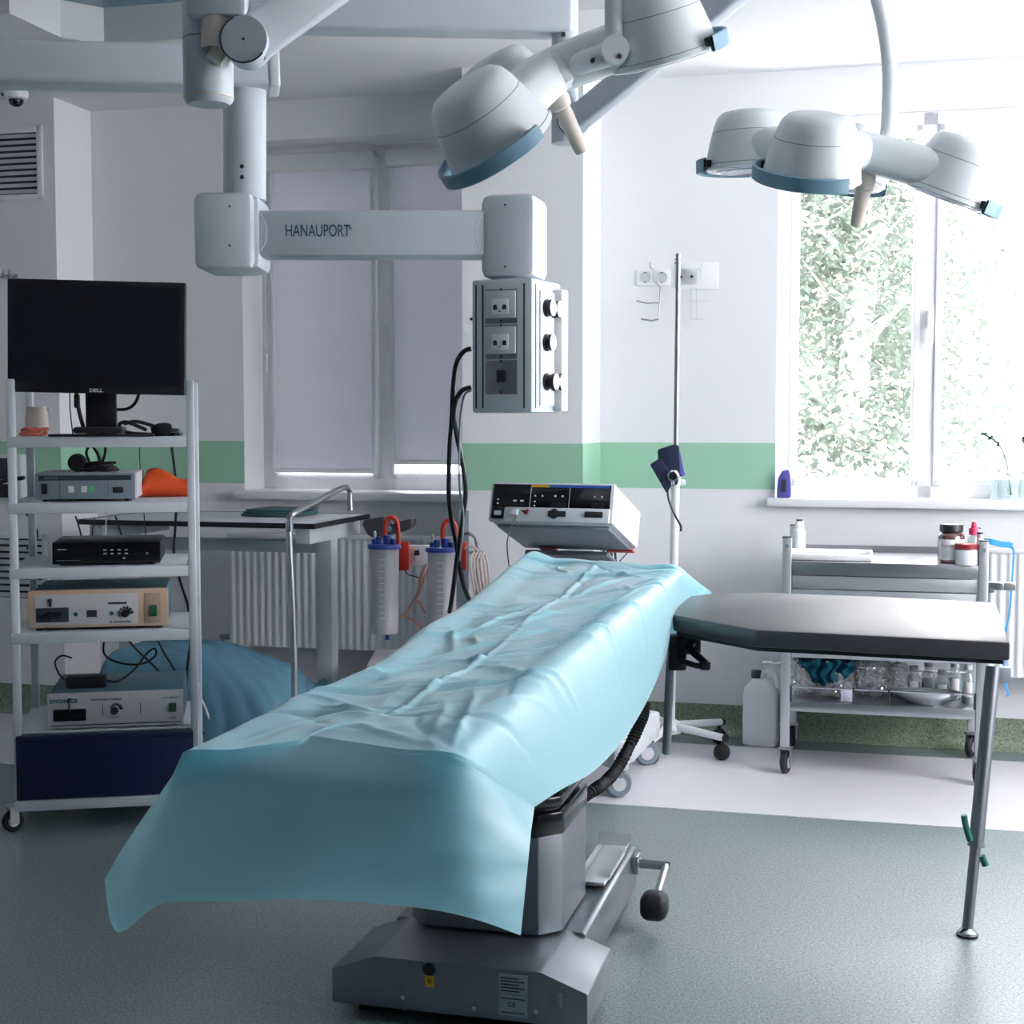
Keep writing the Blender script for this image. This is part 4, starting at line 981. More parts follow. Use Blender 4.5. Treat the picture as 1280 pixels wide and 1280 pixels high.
def gbottle(label, u, yl, r, h, liq=.55):
    t = thing('glass_bottle', label, 'bottle', ont(u, 0, yl, ZL), RZ, 'glass bottles on the lower trolley shelf')
    b = MB(); b.lathe([(0, 0), (r * .94, 0), (r, .004), (r, h * .7), (r * .6, h * .82), (r * .52, h * .86), (r * .52, h), (r * .58, h)], n=24); b.build('body', BOTG, t)
    MB().lathe([(0, .004), (r * .93, .004), (r * .93, h * liq), (0, h * liq)], n=24).build('liquid', LIQ, t)
    MB().lathe([(0, h + .012), (r * .6, h + .012), (r * .62, h - .006), (0, h - .006)], n=20).build('stopper', GREYL, t)
    b = MB(); b.lathe([(r * 1.01, h * .2), (r * 1.01, h * .62)], n=16, a0=rad(-130), a1=rad(-55)); b.build('label', PAPER, t, recalc=False)
    return t
gbottle('glass bottle with a pale label, leftmost behind the steel bowl', 1148, .16, .026, .108)
gbottle('glass bottle second from left behind the steel bowl', 1166, .2, .024, .118)
gbottle('short wide glass bottle third from left behind the steel bowl', 1184, .14, .027, .1, .6)
gbottle('tall glass bottle right of centre behind the steel bowl', 1200, .2, .026, .12, .6)
gbottle('slim white-labelled bottle at the right end of the lower shelf', 1217, .1, .023, .13, .3)
bw = thing('steel_bowl', 'wide shallow steel bowl on the lower trolley shelf', 'bowl', ont(1164, 0, .06, ZL), RZ)
b = MB(); b.lathe([(0, .0), (.06, .0), (.095, .022), (.118, .044), (.122, .046), (.121, .043), (.094, .018), (.058, .006), (0, .006)], n=44, sy=.5); b.build('basin', STEEL, bw)
cdt = ont(1090, 0, .03, ZL); t = thing('paper_card', 'small lilac card leaning at the front of the lower shelf', 'card', ont(1064, 0, .02, ZL), RZ)
MB().box((0, 0, .024), (.045, .004, .048), .001, rot=Mx.Rotation(rad(-12), 3, 'X')).build('card', mat('lilac_card', (206, 200, 224), .7), t)

# jerry can
jc = PZ(955, 935, 0)
t = thing('jerry_can', 'white plastic jerry can with black cap standing on floor beside the trolley', 'canister', V((jc.x, jc.y + .07, 0)), rad(-20))
b = MB()
t_ = bmesh.new(); 
sec = [(.0, .062, .055), (.008, .068, .06), (.1, .069, .061), (.2, .068, .06), (.232, .062, .056), (.262, .036, .044), (.268, .03, .04)]
rows = []
for z, hx, hy in sec:
    row = []
    for k in range(32):
        a = 2 * math.pi * k / 32; c_, s_ = math.cos(a), math.sin(a); e_ = .35
        row.append(b.bm.verts.new((hx * math.copysign(abs(c_) ** e_, c_), hy * math.copysign(abs(s_) ** e_, s_), z)))
    rows.append(row)
for a_, c_ in zip(rows, rows[1:]):
    for k in range(32): b.bm.faces.new((a_[k], a_[(k + 1) % 32], c_[(k + 1) % 32], c_[k]))
b.bm.faces.new(rows[0][::-1]); b.bm.faces.new(rows[-1])
b.build('body', CANW, t)
MB().lathe([(0, .298), (.019, .298), (.02, .292), (.02, .268), (0, .268)], Mx.Translation((-.022, 0, 0)), 24).build('cap', BLACK, t)
b = MB(); b.tube([(-.0, 0, .255), (.012, 0, .292), (.035, 0, .3), (.056, 0, .28), (.063, 0, .235)], .012, 12); b.build('handle', CANW, t)
MB().lathe([(0, .003), (.06, .003), (.06, .05), (0, .05)], n=4).build('contents', LIQ, t)
b = MB()
for i in range(9): b.bx((.0693, -.03, .1 + i * .012), (.0702, .03, .105 + i * .012))
b.build('printing', GREYD, t, smooth=False)

# window sill things
p = PQ(980, 620, QW - .02); p.z = ZW0 + .001
t = thing('blue_packet', 'small purple-blue packet standing at the left end of the bright sill', 'packet', p, RZ)
b = MB(); b.prism([(-.028, 0), (.028, 0), (.028, .09), (.02, .115), (-.008, .11), (-.024, .08)], -.02, .02, Mx.Rotation(rad(90), 4, 'X'), .006); b.build('wrapper', PURP, t)
MB().box((0, -.021, .05), (.02, .003, .05), .001).build('label', INK, t)
def vase(label, u, stem):
    p = PQ(u, 618, QW + .02); p.z = ZW0 + .001
    t = thing('glass_vase', label, 'vase', p, RZ, 'glass vases on the bright sill')
    b = MB(); b.lathe([(0, 0), (.036, 0), (.038, .006), (.034, .17), (.036, .18), (.034, .18), (.031, .1), (.033, .012), (0, .01)], n=28); b.build('body', BOTG, t)
    b = MB(); b.tube(stem, .0035, 8); 
    for i in range(1, len(stem)):
        s0_ = V(stem[i]); b.ball(s0_, .011, (1.3, .4, .6), rot=Mx.Rotation(.6 * i, 3, 'Y'), n=1)
    b.build('twig', STEM, t)
vase('glass vase holding a dark drooping twig on the bright sill', 1250, [(.04, 0, .02), (.03, 0, .1), (.015, 0, .17), (-.01, 0, .22), (-.04, 0, .245), (-.065, 0, .26)])
vase('glass vase at the right edge of the picture on the bright sill', 1284, [(.0, 0, .02), (.0, 0, .12), (-.012, 0, .2), (-.02, 0, .24)])

# ------------------------------------------------------------------ operating table
OB = V((-.118, 3.0, 0)); OA = rad(-14.6)
ot = thing('operating_table', 'stainless operating table on a low steel base, its top hidden under the drape', 'operating table', OB, OA)
b = MB()
def prof(hw, zt, ze, sl, y0, y1):
    pr = [(-hw, .03), (hw, .03), (hw, ze), (hw - sl, zt), (-hw + sl, zt), (-hw, ze)]
    b.prism(pr, -y1, -y0, Mx.Rotation(rad(90), 4, 'X'), .004)
prof(.285, .143, .106, .1, 0, .27); prof(.226, .141, .136, .01, .26, .95); b.build('base', STEELD, ot)
b = MB(); b.bx((-.24, .05, .0), (-.14, .24, .031)).bx((.14, .05, .0), (.24, .24, .031)).bx((-.15, .7, 0), (.15, .9, .031)); b.build('base_foot', BLACK, ot)
PYC = .375
b = MB(); c_ = .04
def octp(hx, y0, y1, c_): return [(-hx + c_, y0), (hx - c_, y0), (hx, y0 + c_), (hx, y1 - c_), (hx - c_, y1), (-hx + c_, y1), (-hx, y1 - c_), (-hx, y0 + c_)]
b.prism(octp(.178, .19, .54, .045), .15, .378, bev=.003); b.build('column', STEELD, ot)
b = MB()
for hx, z0_, z1_ in ((.182, .372, .425), (.165, .42, .437), (.176, .434, .458), (.158, .455, .47), (.168, .467, .49), (.15, .488, .5), (.158, .498, .52), (.13, .518, .57)):
    b.prism(octp(hx, .365 - hx, .365 + hx, .05), z0_, z1_, bev=.007)
b.build('bellows', BLKGL, ot)
b = MB(); b.prism(octp(.12, .24, .5, .03), .55, .7); b.build('lift_head', STEELD, ot)
for x, z in ((-.12, .06), (.175, .06), (.04, .052)): MB().cyl((x, -.0045, z), (x, .003, z), .0055, n=12).build('screw', CHROME, ot)
b = MB(); b.lathe([(.006, 0), (.013, 0), (.014, .004), (.006, .006)], Mx.Translation((-.06, -.001, .128)) @ Mx.Rotation(rad(90), 4, 'X'), 20); b.ball((-.06, -.002, .128), .006); b.build('earth_terminal', BLACK, ot)
b = MB(); b.box((-.06, -.0015, .1), (.02, .002, .024)); yl = b.build('yellow_sticker', YEL, ot, smooth=False)
MB().text('V', .017, Mx.Translation((-.06, -.003, .1))).build('lettering', INK, yl, smooth=False)
b = MB(); b.box((.125, -.0015, .112), (.062, .002, .042)).box((.125, -.0015, .066), (.062, .002, .044)); pl = b.build('rating_plate', STICK, ot, smooth=False)
b = MB()
for i in range(5): b.bx((.098, -.0032, .096 + i * .007), (.098 + (.052 if i % 2 else .04), -.0022, .0985 + i * .007))
b.text('CE', .014, Mx.Translation((.122, -.003, .068))).bx((.098, -.0032, .05), (.15, -.0022, .052)).bx((.098, -.0032, .08), (.15, -.0022, .082)); b.build('printing', INK, pl, smooth=False)
b = MB(); b.box((.215, -.0015, .088), (.03, .003, .03), .001); b.build('socket_plate', GREYBLUE, ot)
b = MB(); b.bx((.2, .36, .13), (.215, .9, .15)); b = MB()
b.prism([(.19, .5), (.245, .5), (.262, .56), (.262, .8), (.24, .86), (.18, .86)], .16, .166); 
for p0_, p1_ in (((.245, .5), (.262, .56)), ((.262, .56), (.262, .8)), ((.262, .8), (.24, .86)), ((.24, .86), (.18, .86))): b.rings([V((*p0_, .17)), V((*p1_, .19))], [.006, .006], 8)
b = MB(); b.bx((.15, .56, .151), (.212, .88, .16), .002)
def rim(p0, p1): b.rings([V(p0), V(p1)], [.004, .004], 8)
b.prism([(.13, .56), (.19, .56), (.214, .62), (.214, .84), (.19, .89), (.13, .89)], .15, .156)
b.grid(lambda u, v: ((.214 + .012 * v), .6 + .25 * u, .155 + .03 * v), 4, 4); b.grid(lambda u, v: (.13 + .09 * u, .89 + .012 * v, .155 + .03 * v), 4, 4)
b.build('tray', GREYL, ot)
# foot pedal lever
pv = V((.23, .88, .115))
b = MB(); b.cyl(pv, pv + V((.1, .0, .0)), .013).box(pv + V((.008, 0, 0)), (.016, .05, .05), .004).cyl(pv + V((.088, 0, 0)), pv + V((.088, -.16, -.035)), .011); b.build('pedal_arm', STEEL, ot)
b = MB(); b.box(pv + V((.086, -.19, -.046)), (.07, .075, .07), .024, seg=4); b.build('pedal', RUBBER, ot)
b = MB(); b.cyl((.226, .22, .02), (.25, .22, .02), .008).cyl((.229, .4, .045), (.235, .4, .045), .012); b.build('side_bolt', CHROME, ot)
# tilted top
TA = rad(-19); TT = rad(5.0)
TN = V((P(414, 940, 2.53).x, 2.53, .717))
TDIR = V((-math.sin(TA), math.cos(TA), 0))
TM = Mx.Translation(TN) @ Mx.Rotation(TA, 4, 'Z') @ Mx.Rotation(TT, 4, 'X')
def PT(u, v, dz=0):
    d = ray(u, v); k = math.tan(TT)
    # z = TN.z + dz + k*((p-TN).TDIR)
    t = (TN.z + dz - k * TN.dot(TDIR) - H + k * CAM.dot(TDIR)) / (d.z - k * d.dot(TDIR)); return CAM + d * t
def tb_(a, b_, bev=.02): return MB(TM).bx(a, b_, bev)
for xa, xb in ((-.2, -.02), (.025, .225)): tb_((xa, .015 - .1 * (xa < 0) * 0, -.09), (xb, .58, -.018), .016).build('leg_pad', PADB, ot, world=True)
tb_((-.145, .6, -.09), (.235, 1.05, -.022), .025).build('seat_pad', PADB, ot, world=True)
tb_((-.165, 1.07, -.09), (.235, 1.62, -.022), .025).build('back_pad', PADB, ot, world=True)
tb_((-.15, 1.64, -.09), (.15, 1.86, -.022), .025).build('head_pad', PADB, ot, world=True)
b = MB(TM); b.bx((-.18, .08, -.108), (-.04, .58, -.09)).bx((.04, .08, -.108), (.21, .58, -.09)).bx((-.14, .6, -.12), (.22, 1.62, -.09)).bx((-.13, 1.62, -.11), (.13, 1.85, -.09)).bx((-.09, .62, -.2), (.15, 1.05, -.12)); b.build('top_frame', STEELD, ot, world=True)
for sx, xr in ((-1, .155), (1, .25)):
    b = MB(TM); b.bx((sx * xr, .62, -.115), (sx * (xr + .01), 1.6, -.09), .002)
    for y in (.7, 1.1, 1.5): b.bx((sx * (xr - .03), y - .012, -.11), (sx * (xr + .002), y + .012, -.096))
    b.build('side_rail', STEEL, ot, world=True)
# corrugated hose
hp_ = [P(806, 880, 4.05), P(802, 900, 4.0), P(790, 926, 3.95), P(773, 958, 3.85), P(758, 976, 3.75), P(742, 988, 3.65), P(722, 1000, 3.6)]
c = catmull(hp_, 20); b = MB(); b.rings(c, [.0145 + .0035 * math.sin(i * 2.2) for i in range(len(c))], 12); b.build('corrugated_hose', RUBBER, ot, world=True)

# ------------------------------------------------------------------ drape
lefts = [(235, 938), (330, 893), (365, 877), (433, 852), (480, 827), (523, 792), (573, 763), (612, 731), (640, 707), (662, 696)]
rights = [(579, 947), (640, 893), (690, 850), (735, 812), (775, 780), (805, 755), (830, 735), (845, 722), (850, 716), (848, 711)]
# control rows: near hem -> near edge -> along the top -> far edge -> far hem
rows = []
def PD(u, v, Y): return P(u, v, Y)
def PS(u, v, dl): return P(u, v, 2.60 - (u - 235) / 344 * .155 - dl)
rows.append([PS(132, 1098, .05), PS(146, 1166, .1), PS(205, 1129, .085), PS(300, 1126, .07), PS(405, 1126, .06), PS(515, 1132, .05), PS(590, 1150, .04), PS(651, 1168, -.03)])
rows.append([PS(160, 1050, .03), PS(178, 1072, .075), PS(222, 1060, .065), PS(305, 1058, .05), PS(408, 1060, .045), PS(512, 1062, .035), PS(588, 1076, .02), PS(659, 1088, -.08)])
rows.append([PS(205, 985, 0), PS(212, 988, .03), PS(240, 985, .025), PS(312, 980, .02), PS(410, 974, .015), PS(505, 983, .012), PS(580, 992, 0), PS(664, 1038, -.13)])
r_ = []
NR = len(lefts)
hemR = [(668, 1009, 2.63), (700, 988, 2.74), (742, 964, 2.92), (775, 930, 3.12), (800, 893, 3.38), (819, 855, 3.6), (833, 818, 3.8), (843, 775, 4.02), (862, 752, 4.2), (886, 739, 4.36)]
for i in range(NR):
    L = PT(*lefts[i]); R = PT(*rights[i])
    dn = V((0, 0, -1)); out = (L - R).normalized()
    lh = L + V((0, 0, -.2 * min(1, .35 + i * .3))) + out * .03 if i > 0 else PD(228, 950, 2.62)
    row = [lh, L]
    for f in (.2, .4, .6, .8): row.append(L.lerp(R, f))
    if i == 0: row[2] = PT(300, 936); row[3] = PT(375, 924); row[4] = PT(398, 921); row[5] = PT(500, 936)
    row.append(R); row.append(PD(*hemR[i]))
    rows.append(row)
far = rows[-1]
rows.append([p + TDIR * .05 + V((0, 0, -.1 if 0 < k < 7 else -.02)) for k, p in enumerate(far)])
rows.append([p + TDIR * .07 + V((0, 0, -.25 if 0 < k < 7 else -.04)) for k, p in enumerate(far)])
# dense grid by Catmull-Rom in both directions
NRW = len(rows); SUBR, SUBC = 32, 28
dense = []
for r in rows: dense.append(catmull(r, SUBC))
cols = list(zip(*dense)); dense = [catmull(list(c[:4]), SUBR)[:-1] + catmull(list(c[3:]), SUBR) for c in cols]   # dense[col][row]
nc, nr = len(dense), len(dense[0])
rnd = random.Random(11)
ridges = []
for _ in range(120):
    a = rnd.gauss(0, .3) if rnd.random() < .6 else rnd.uniform(.5, 1.3) * rnd.choice((1, -1))
    ridges.append((rnd.uniform(.12, .95), rnd.uniform(.03, .95), a, rnd.uniform(.03, .13), rnd.uniform(.006, .012), rnd.uniform(.0025, .008) * rnd.choice((1, 1, -.8))))
def wr(s, t):
    # s across 0..1 , t along the top 0..1 (metric ~ .55 x 1.9 m)
    h = 0
    for k, tc in enumerate((.1, .24, .38, .52, .66, .8, .92)):
        d = (t - tc - .012 * math.sin(5 * s + k)) * 1.9
        h += (.010 if k % 2 else -.009) * math.exp(-(d / .010) ** 2) * (.5 + .5 * math.sin(s * 7 + k * 2.1)) ** .5 if True else 0
    d = (s - .5 - .02 * math.sin(t * 7)) * .55
    h += .007 * math.exp(-(d / .009) ** 2) * (.4 + .6 * abs(math.sin(t * 6.5)))
    for cx, cy, a, L, w_, A in ridges:
        x, y = (s - cx) * .55, (t - cy) * 1.9
        u = x * math.cos(a) + y * math.sin(a); v = -x * math.sin(a) + y * math.cos(a)
        if abs(u) < L * 2 and abs(v) < w_ * 3: h += A * math.exp(-(u / L) ** 2 - (v / w_) ** 2)
    h += .006 * noise.noise(V((s * 3.2, t * 9, 2))) + .0035 * noise.noise(V((s * 6 + t * 4, t * 17, 5)))
    h += .004 * (1 - abs(noise.noise(V((s * 4 - t * 3, t * 11 + s * 2, 9)))) * 2)
    return h
b = MB(); g = []
for i in range(nc):
    col = []
    for j in range(nr):
        p = dense[i][j].copy()
        s = (i / SUBC - 1) / 5.0; t = (j / SUBR - 3) / (NR - 1.0)
        if t > -.02:
            k = min(1, max(0, (t + .02) / .06)) * min(1, max(0, (s + .02) / .14), 1) * min(1, max(0, (1.2 - s) / .2)) * min(1, max(0, (1.02 - t) / .1))
            p.z += wr(min(max(s, 0), 1.2), t) * k
        else:
            # free hanging skirt: slow folds
            q = min(1, -t / .2)
            p.y += .006 * q * math.sin(s * 13 + 1) + .004 * noise.noise(V((s * 5, t * 20, 3)))
        col.append(b.bm.verts.new(p))
    g.append(col)
for i in range(nc - 1):
    for j in range(nr - 1): b.bm.faces.new((g[i][j], g[i + 1][j], g[i + 1][j + 1], g[i][j + 1]))
o = b.build('surgical_drape', DRAPE, ang=70); tag(o, 'creased pale blue drape covering the operating table and hanging over its near end', 'drape')

# ------------------------------------------------------------------ hand table (black pad, right)
fr = P(1263, 803, 3.55); AT = rad(4.3)
AM = Mx.Translation(fr) @ Mx.Rotation(RZ, 4, 'Z') @ Mx.Rotation(AT, 4, 'X')
AI = AM.inverted()
def onpad(u, v):
    n = AM.to_3x3() @ V((0, 0, 1)); d = ray(u, v); t = (fr - CAM).dot(n) / d.dot(n); q = AI @ (CAM + d * t); return (q.x, q.y)
ft = PZ(1209, 1170, 0)
at = thing('arm_table', 'black padded hand table on one telescopic leg joined to the right of the operating table', 'table', V((ft.x, ft.y, 0)), RZ)
poly = [onpad(1263, 803), onpad(1245, 753), onpad(1100, 746), onpad(941, 740), onpad(885, 742), onpad(851, 746), onpad(841, 768), onpad(945, 787)]
b = MB(AM); b.prism(poly[::-1], -.048, 0, bev=.007); b.build('pad', PADB, at, world=True)
cx0 = sum(p[0] for p in poly) / 8; cy0 = sum(p[1] for p in poly) / 8
b = MB(AM); b.prism([(cx0 + (x - cx0) * .975, cy0 + (y - cy0) * .94) for x, y in poly][::-1], -.062, -.049, bev=.002); b.build('base_plate', BLACK, at, world=True)
lt = P(1241, 838, 3.70); lm = ft.lerp(lt, .33)
b = MB(); b.cyl(lm, lt + (lt - lm) * .02, .0185, n=20); b.cyl(lm, lm + (lt - lm) * .02, .021, n=20); b.build('upper_leg', STEELD, at, world=True)
b = MB(); b.cyl(ft + V((0, 0, .02)), lm + (lt - lm) * .2, .0135, n=20); b.build('lower_leg', STEELD, at, world=True)
b = MB(Mx.Translation(V((ft.x, ft.y, 0)))); b.lathe([(0, 0), (.026, 0), (.027, .006), (.0, .007)], n=28); b.build('rubber_foot', RUBBER, at, world=True)
b = MB(Mx.Translation(V((ft.x, ft.y, 0)))); b.lathe([(0, .006), (.025, .006), (.024, .012), (.014, .022), (0, .026)], n=28); b.build('foot_disc', CHROME, at, world=True)
b = MB(); b.tube([lm + V((-.018, -.01, .02)), lm + V((-.03, -.012, .055)), lm + V((-.036, -.012, .085))], .008, 10); b.build('clamp_lever', GREENL, at, world=True)
b = MB(); b.tube([lm + V((.012, -.01, -.02)), lm + V((.022, -.012, -.045))], .009, 10); b.build('clamp_lever', GREENL, at, world=True)
b = MB(); k = P(1250, 843, 3.72); b.box(k, (.05, .03, .04), .004); b.build('leg_bracket', GREYD, at, world=True)
b = MB(); q = P(846, 815, 4.06); b.box(q, (.05, .05, .1), .006).box(q + V((.035, -.01, .02)), (.06, .04, .045), .005); b.build('clamp', BLACK, at, world=True)
b = MB(); b.rings([P(856, 806, 4.04), P(886, 832, 4.0)], [.012, .01], 10).rings([P(850, 826, 4.03), P(870, 832, 4.0), P(886, 833, 4.0)], [.009, .008, .01], 10).box(P(881, 832, 4.0), (.03, .03, .024), .006)
b.rings([P(856, 800, 4.05), P(868, 806, 4.02)], [.006, .006], 8); b.build('release_handle', BLACK, at, world=True)
b = MB(); b.cyl(P(838, 826, 4.06), P(833, 941, 4.06), .0125, n=16).ball(P(833, 941, 4.06), .0125, (1, 1, .5)); b.build('support_rod', GREYD, at, world=True)

# ------------------------------------------------------------------ ceiling pendant (service arm)
YP = 4.1
pc = P(306, 525, YP)
pe = thing('ceiling_pendant', 'grey ceiling supply pendant with lettered arm and hanging socket box', 'pendant', V((pc.x, YP, P(306, 112, YP).z)))
a = P(-160, 53, YP - .18); c = P(347, 64, YP + .0); dirn = (c - a).normalized()
def bar(b, a, c, hgt, thk, bev):
    d = c - a; L = d.length; M = Mx.Translation((a + c) / 2) @ d.to_track_quat('X', 'Z').to_matrix().to_4x4()
    old = b.m; b.m = old @ M; b.box((0, 0, 0), (L, thk, hgt), bev, seg=3); b.m = old
a = P(-160, 78, YP - .2); c = P(338, 88, YP)
b = MB(); bar(b, a, c, .112, .13, .014); b.build('upper_arm', PEND, pe, world=True)
b = MB(); e2 = c + (c - a).normalized() * .012; bar(b, c - (c - a).normalized() * .006, e2 + (c - a).normalized() * .012, .118, .136, .006); b.build('end_cap', WHITE, pe, world=True)
k = P(-150, 60, YP - .2); b = MB(); b.cyl(V((k.x, k.y, P(0, 78, YP - .2).z)), V((k.x, k.y, ZC)), .07, n=28); b.build('ceiling_column', PEND, pe, world=True)
k0 = P(306, 100, YP); k1 = P(306, 250, YP)
cl = MB().cyl(k0, k1, .0595, n=40).build('drop_column', PEND, pe, world=True)
b = MB()
for u, v in ((302.5, 208), (302.5, 221.5)): q = P(u, v, YP - .0585); b.cyl(q, q + V((0, -.003, 0)), .006, n=14)
b.build('screw', INK, cl, world=True)
LJ = P(277, 288, YP - .06); sz = 72 * (YP - .1) / F
b = MB(); lx0, lx1 = P(241, 288, YP - .1).x, P(313, 288, YP - .1).x; lx2 = P(345, 288, YP + .15).x
zt_, zb_ = P(277, 239, YP - .1).z, P(277, 336, YP - .1).z
b.bx((lx0, YP - .1, zb_), (lx1 + .005, YP + .12, zt_), .022); b.bx((lx1 - .03, YP - .07, zb_ + .004), (lx2 - .01, YP + .12, zt_ - .006), .018); kn = b.build('knuckle', PEND, pe, world=True)
b = MB()
for v in (258, 307): q = P(287, v, YP - .1); b.cyl(q, q + V((0, -.002, 0)), .003, n=10)
b.build('screw', INK, kn, world=True)
b = MB(); a0, a1 = P(318, 262, YP - .03), P(615, 263, YP - .03); za, zb2 = P(460, 262, YP - .06).z, P(460, 320, YP - .06).z
b.bx((a0.x, YP - .06, zb2), (a1.x, YP + .06, za), .012); la = b.build('lower_arm', PEND, pe, world=True)
b = MB(); q = P(397, 289, YP - .0605)
b.text('HANAUPORT', .0475, Mx.Translation((q.x, YP - .0604, q.z)), .625); tw = .1
b.text('®', .012, Mx.Translation((P(438, 285, YP - .06).x, YP - .0604, P(438, 285, YP - .06).z))); b.build('lettering', INKB, la, world=True, smooth=False)
b = MB(); 
for uc, r_, s0_, s1_ in ((313, 20, -75, 75), (617, 28, 100, 260)):
    cc = P(uc, 291, YP - .0595); rr = (27 if uc < 400 else 29) * YP / F
    pts = [V((cc.x + rr * .75 * math.cos(rad(t_)), YP - .0602, cc.z + rr * math.sin(rad(t_)))) for t_ in range(s0_, s1_ + 1, 10)]
    b = MB(); b.rings(pts, [.0014] * len(pts), 6); b.build('seam', WHITE, la, world=True)
rx = P(645, 295, YP); EAg = rad(-14)
EM = Mx.Translation(V((rx.x, YP, 0))) @ Mx.Rotation(EAg, 4, 'Z')
zt_, zb_ = P(640, 241, YP - .08).z, P(640, 347, YP - .08).z
b = MB(EM); b.bx((-.083, -.085, zb_), (.073, .095, zt_), .024); el = b.build('elbow', PEND, pe, world=True)
b = MB(EM)
for z in (.86, .13): b.cyl((-.01, -.086, zb_ + (zt_ - zb_) * z), (-.01, -.084, zb_ + (zt_ - zb_) * z), .003, n=10)
b.build('screw', INK, el, world=True)
b = MB(EM); b.cyl((0, 0, zb_ - .006), (0, 0, zb_ + .01), .05, n=30); b.build('swivel_collar', TEALTOP, pe, world=True)
# service head
hx = P(646, 430, YP + .0); HA = rad(-24)
HM = Mx.Translation(V((hx.x, YP, 0))) @ Mx.Rotation(HA, 4, 'Z')
zt_, zb_ = P(627, 349, YP - .08).z, P(627, 516, YP - .08).z; hh = zt_ - zb_
w2, d2_ = .092, .105
b = MB(HM); b.bx((-w2, -d2_, zb_), (w2, d2_, zt_), .008); sh = b.build('service_head', GREYD if False else PEND, pe, world=True)
def hb_(name, m, a, c, bev=0): return MB(HM).bx(a, c, bev).build(name, m, sh, world=True)
for x in (-w2 + .012, -w2 + .033, w2 - .026): hb_('groove', INK, (x, -d2_ - .001, zb_ + .012), (x + .0045, -d2_ + .004, zt_ - .015))
hb_('groove', INK, (w2 - .003, -d2_ + .022, zb_ + .012), (w2 + .001, -d2_ + .027, zt_ - .015))
for i, zc in enumerate((.79, .525, .26)):
    z = zb_ + hh * zc
    hb_('mounting_plate', STEELD if i < 2 else BEIGE if False else STEELD, (-.048, -d2_ - .003, z - .045), (.048, -d2_ + .002, z + .049), .002)
    if i < 2:
        hb_('socket_plate', GREYL, (-.046, -d2_ - .009, z - .031), (.046, -d2_ - .002, z + .044), .004)
        hb_('socket_insert', PVC, (-.026, -d2_ - .011, z - .02), (.026, -d2_ - .008, z + .022), .003)
        b = MB(HM)
        for x in (-.014, .014): b.cyl((x, -d2_ - .013, z), (x, -d2_ - .01, z), .006, n=12).box((x, -d2_ - .0115, z - .005), (.012, .002, .006))
        b.cyl((0, -d2_ - .0125, z - .013), (0, -d2_ - .01, z - .013), .0025, n=8); b.build('contacts', INK, sh, world=True)
    else:
        hb_('data_socket', BLACK, (-.013, -d2_ - .007, z - .012), (.015, -d2_ - .002, z + .022), .002)
    b = MB(HM)
    for dz in (-.039, .047): b.cyl((0, -d2_ - .0045, z + dz), (0, -d2_ - .002, z + dz), .0035, n=10)
    b.build('screw', INK, sh, world=True)
hb_('side_rail', WHITE, (w2 - .002, d2_ - .06, zb_ + .004), (w2 + .028, d2_ - .01, zt_ - .02), .006)
hb_('side_channel', PVC, (w2 - .002, -d2_ + .05, zb_ + .02), (w2 + .006, d2_ - .06, zt_ - .03), .003)
for zc, ys in ((.79, (-.02, .03)), (.53, (-.02,)), (.235, (-.02, .03))):
    for y in ys:
        z = zb_ + hh * zc; Mq = HM @ Mx.Translation((w2 + .006, y, z)) @ Mx.Rotation(rad(90), 4, 'Y'); k = .02 if (zc < .3) else .01
        g_ = MB(Mq).lathe([(0, 0), (.024, 0), (.025, .005), (.02, .007), (.019, k), (.023, k + .003), (.023, k + .011), (0, k + .011)], n=26).build('gas_outlet', BLACK, sh, world=True)
        MB(Mq).lathe([(.0165, k + .0112), (.0225, k + .0112), (.0225, k + .0125), (.0165, k + .0125)], n=26).build('outlet_ring', PVC, sh, world=True)
b = MB(HM)
for z in (.34, .62): b.box((-w2 - .008, -.02, zb_ + hh * z), (.03, .022, .016), .004)
b.build('plug', BLACK, sh, world=True)
b = MB(HM); b.tube([(-w2 - .002, -.05, zb_ + hh * .71), (-w2 - .03, -.05, zb_ + hh * .72)], .004, 8); b.build('cable_stub', BLACK, sh, world=True)
wcable('black cable from the upper plug of the socket box, bowing furthest left', [P(589, 436, YP), P(579, 440, YP), P(570, 456, YP), P(566, 490, YP), P(565, 520, YP + .02), P(562, 560, YP + .05), P(561, 610, YP + .1), P(563, 640, YP + .15), P(571, 685, YP + .2), P(579, 730, YP + .25), P(588, 752, YP + .3)], .0068)
wcable('black cable from the lower plug of the socket box, crossing to the right', [P(589, 484, YP), P(578, 488, YP), P(570, 500, YP), P(567, 520, YP), P(571, 545, YP + .03), P(578, 580, YP + .06), P(582, 615, YP + .1), P(578, 650, YP + .15), P(571, 700, YP + .2), P(566, 740, YP + .25), P(562, 765, YP + .3)], .0068)
wcable('thin grey tube with a clear joint beside the black cables', [P(589, 488, YP + .01), P(581, 493, YP + .01), P(577, 510, YP + .01), P(575, 530, YP + .02), P(574, 580, YP + .05), P(575, 615, YP + .1), P(579, 640, YP + .12), P(578, 670, YP + .15), P(574, 700, YP + .2)], .003, GREYD)

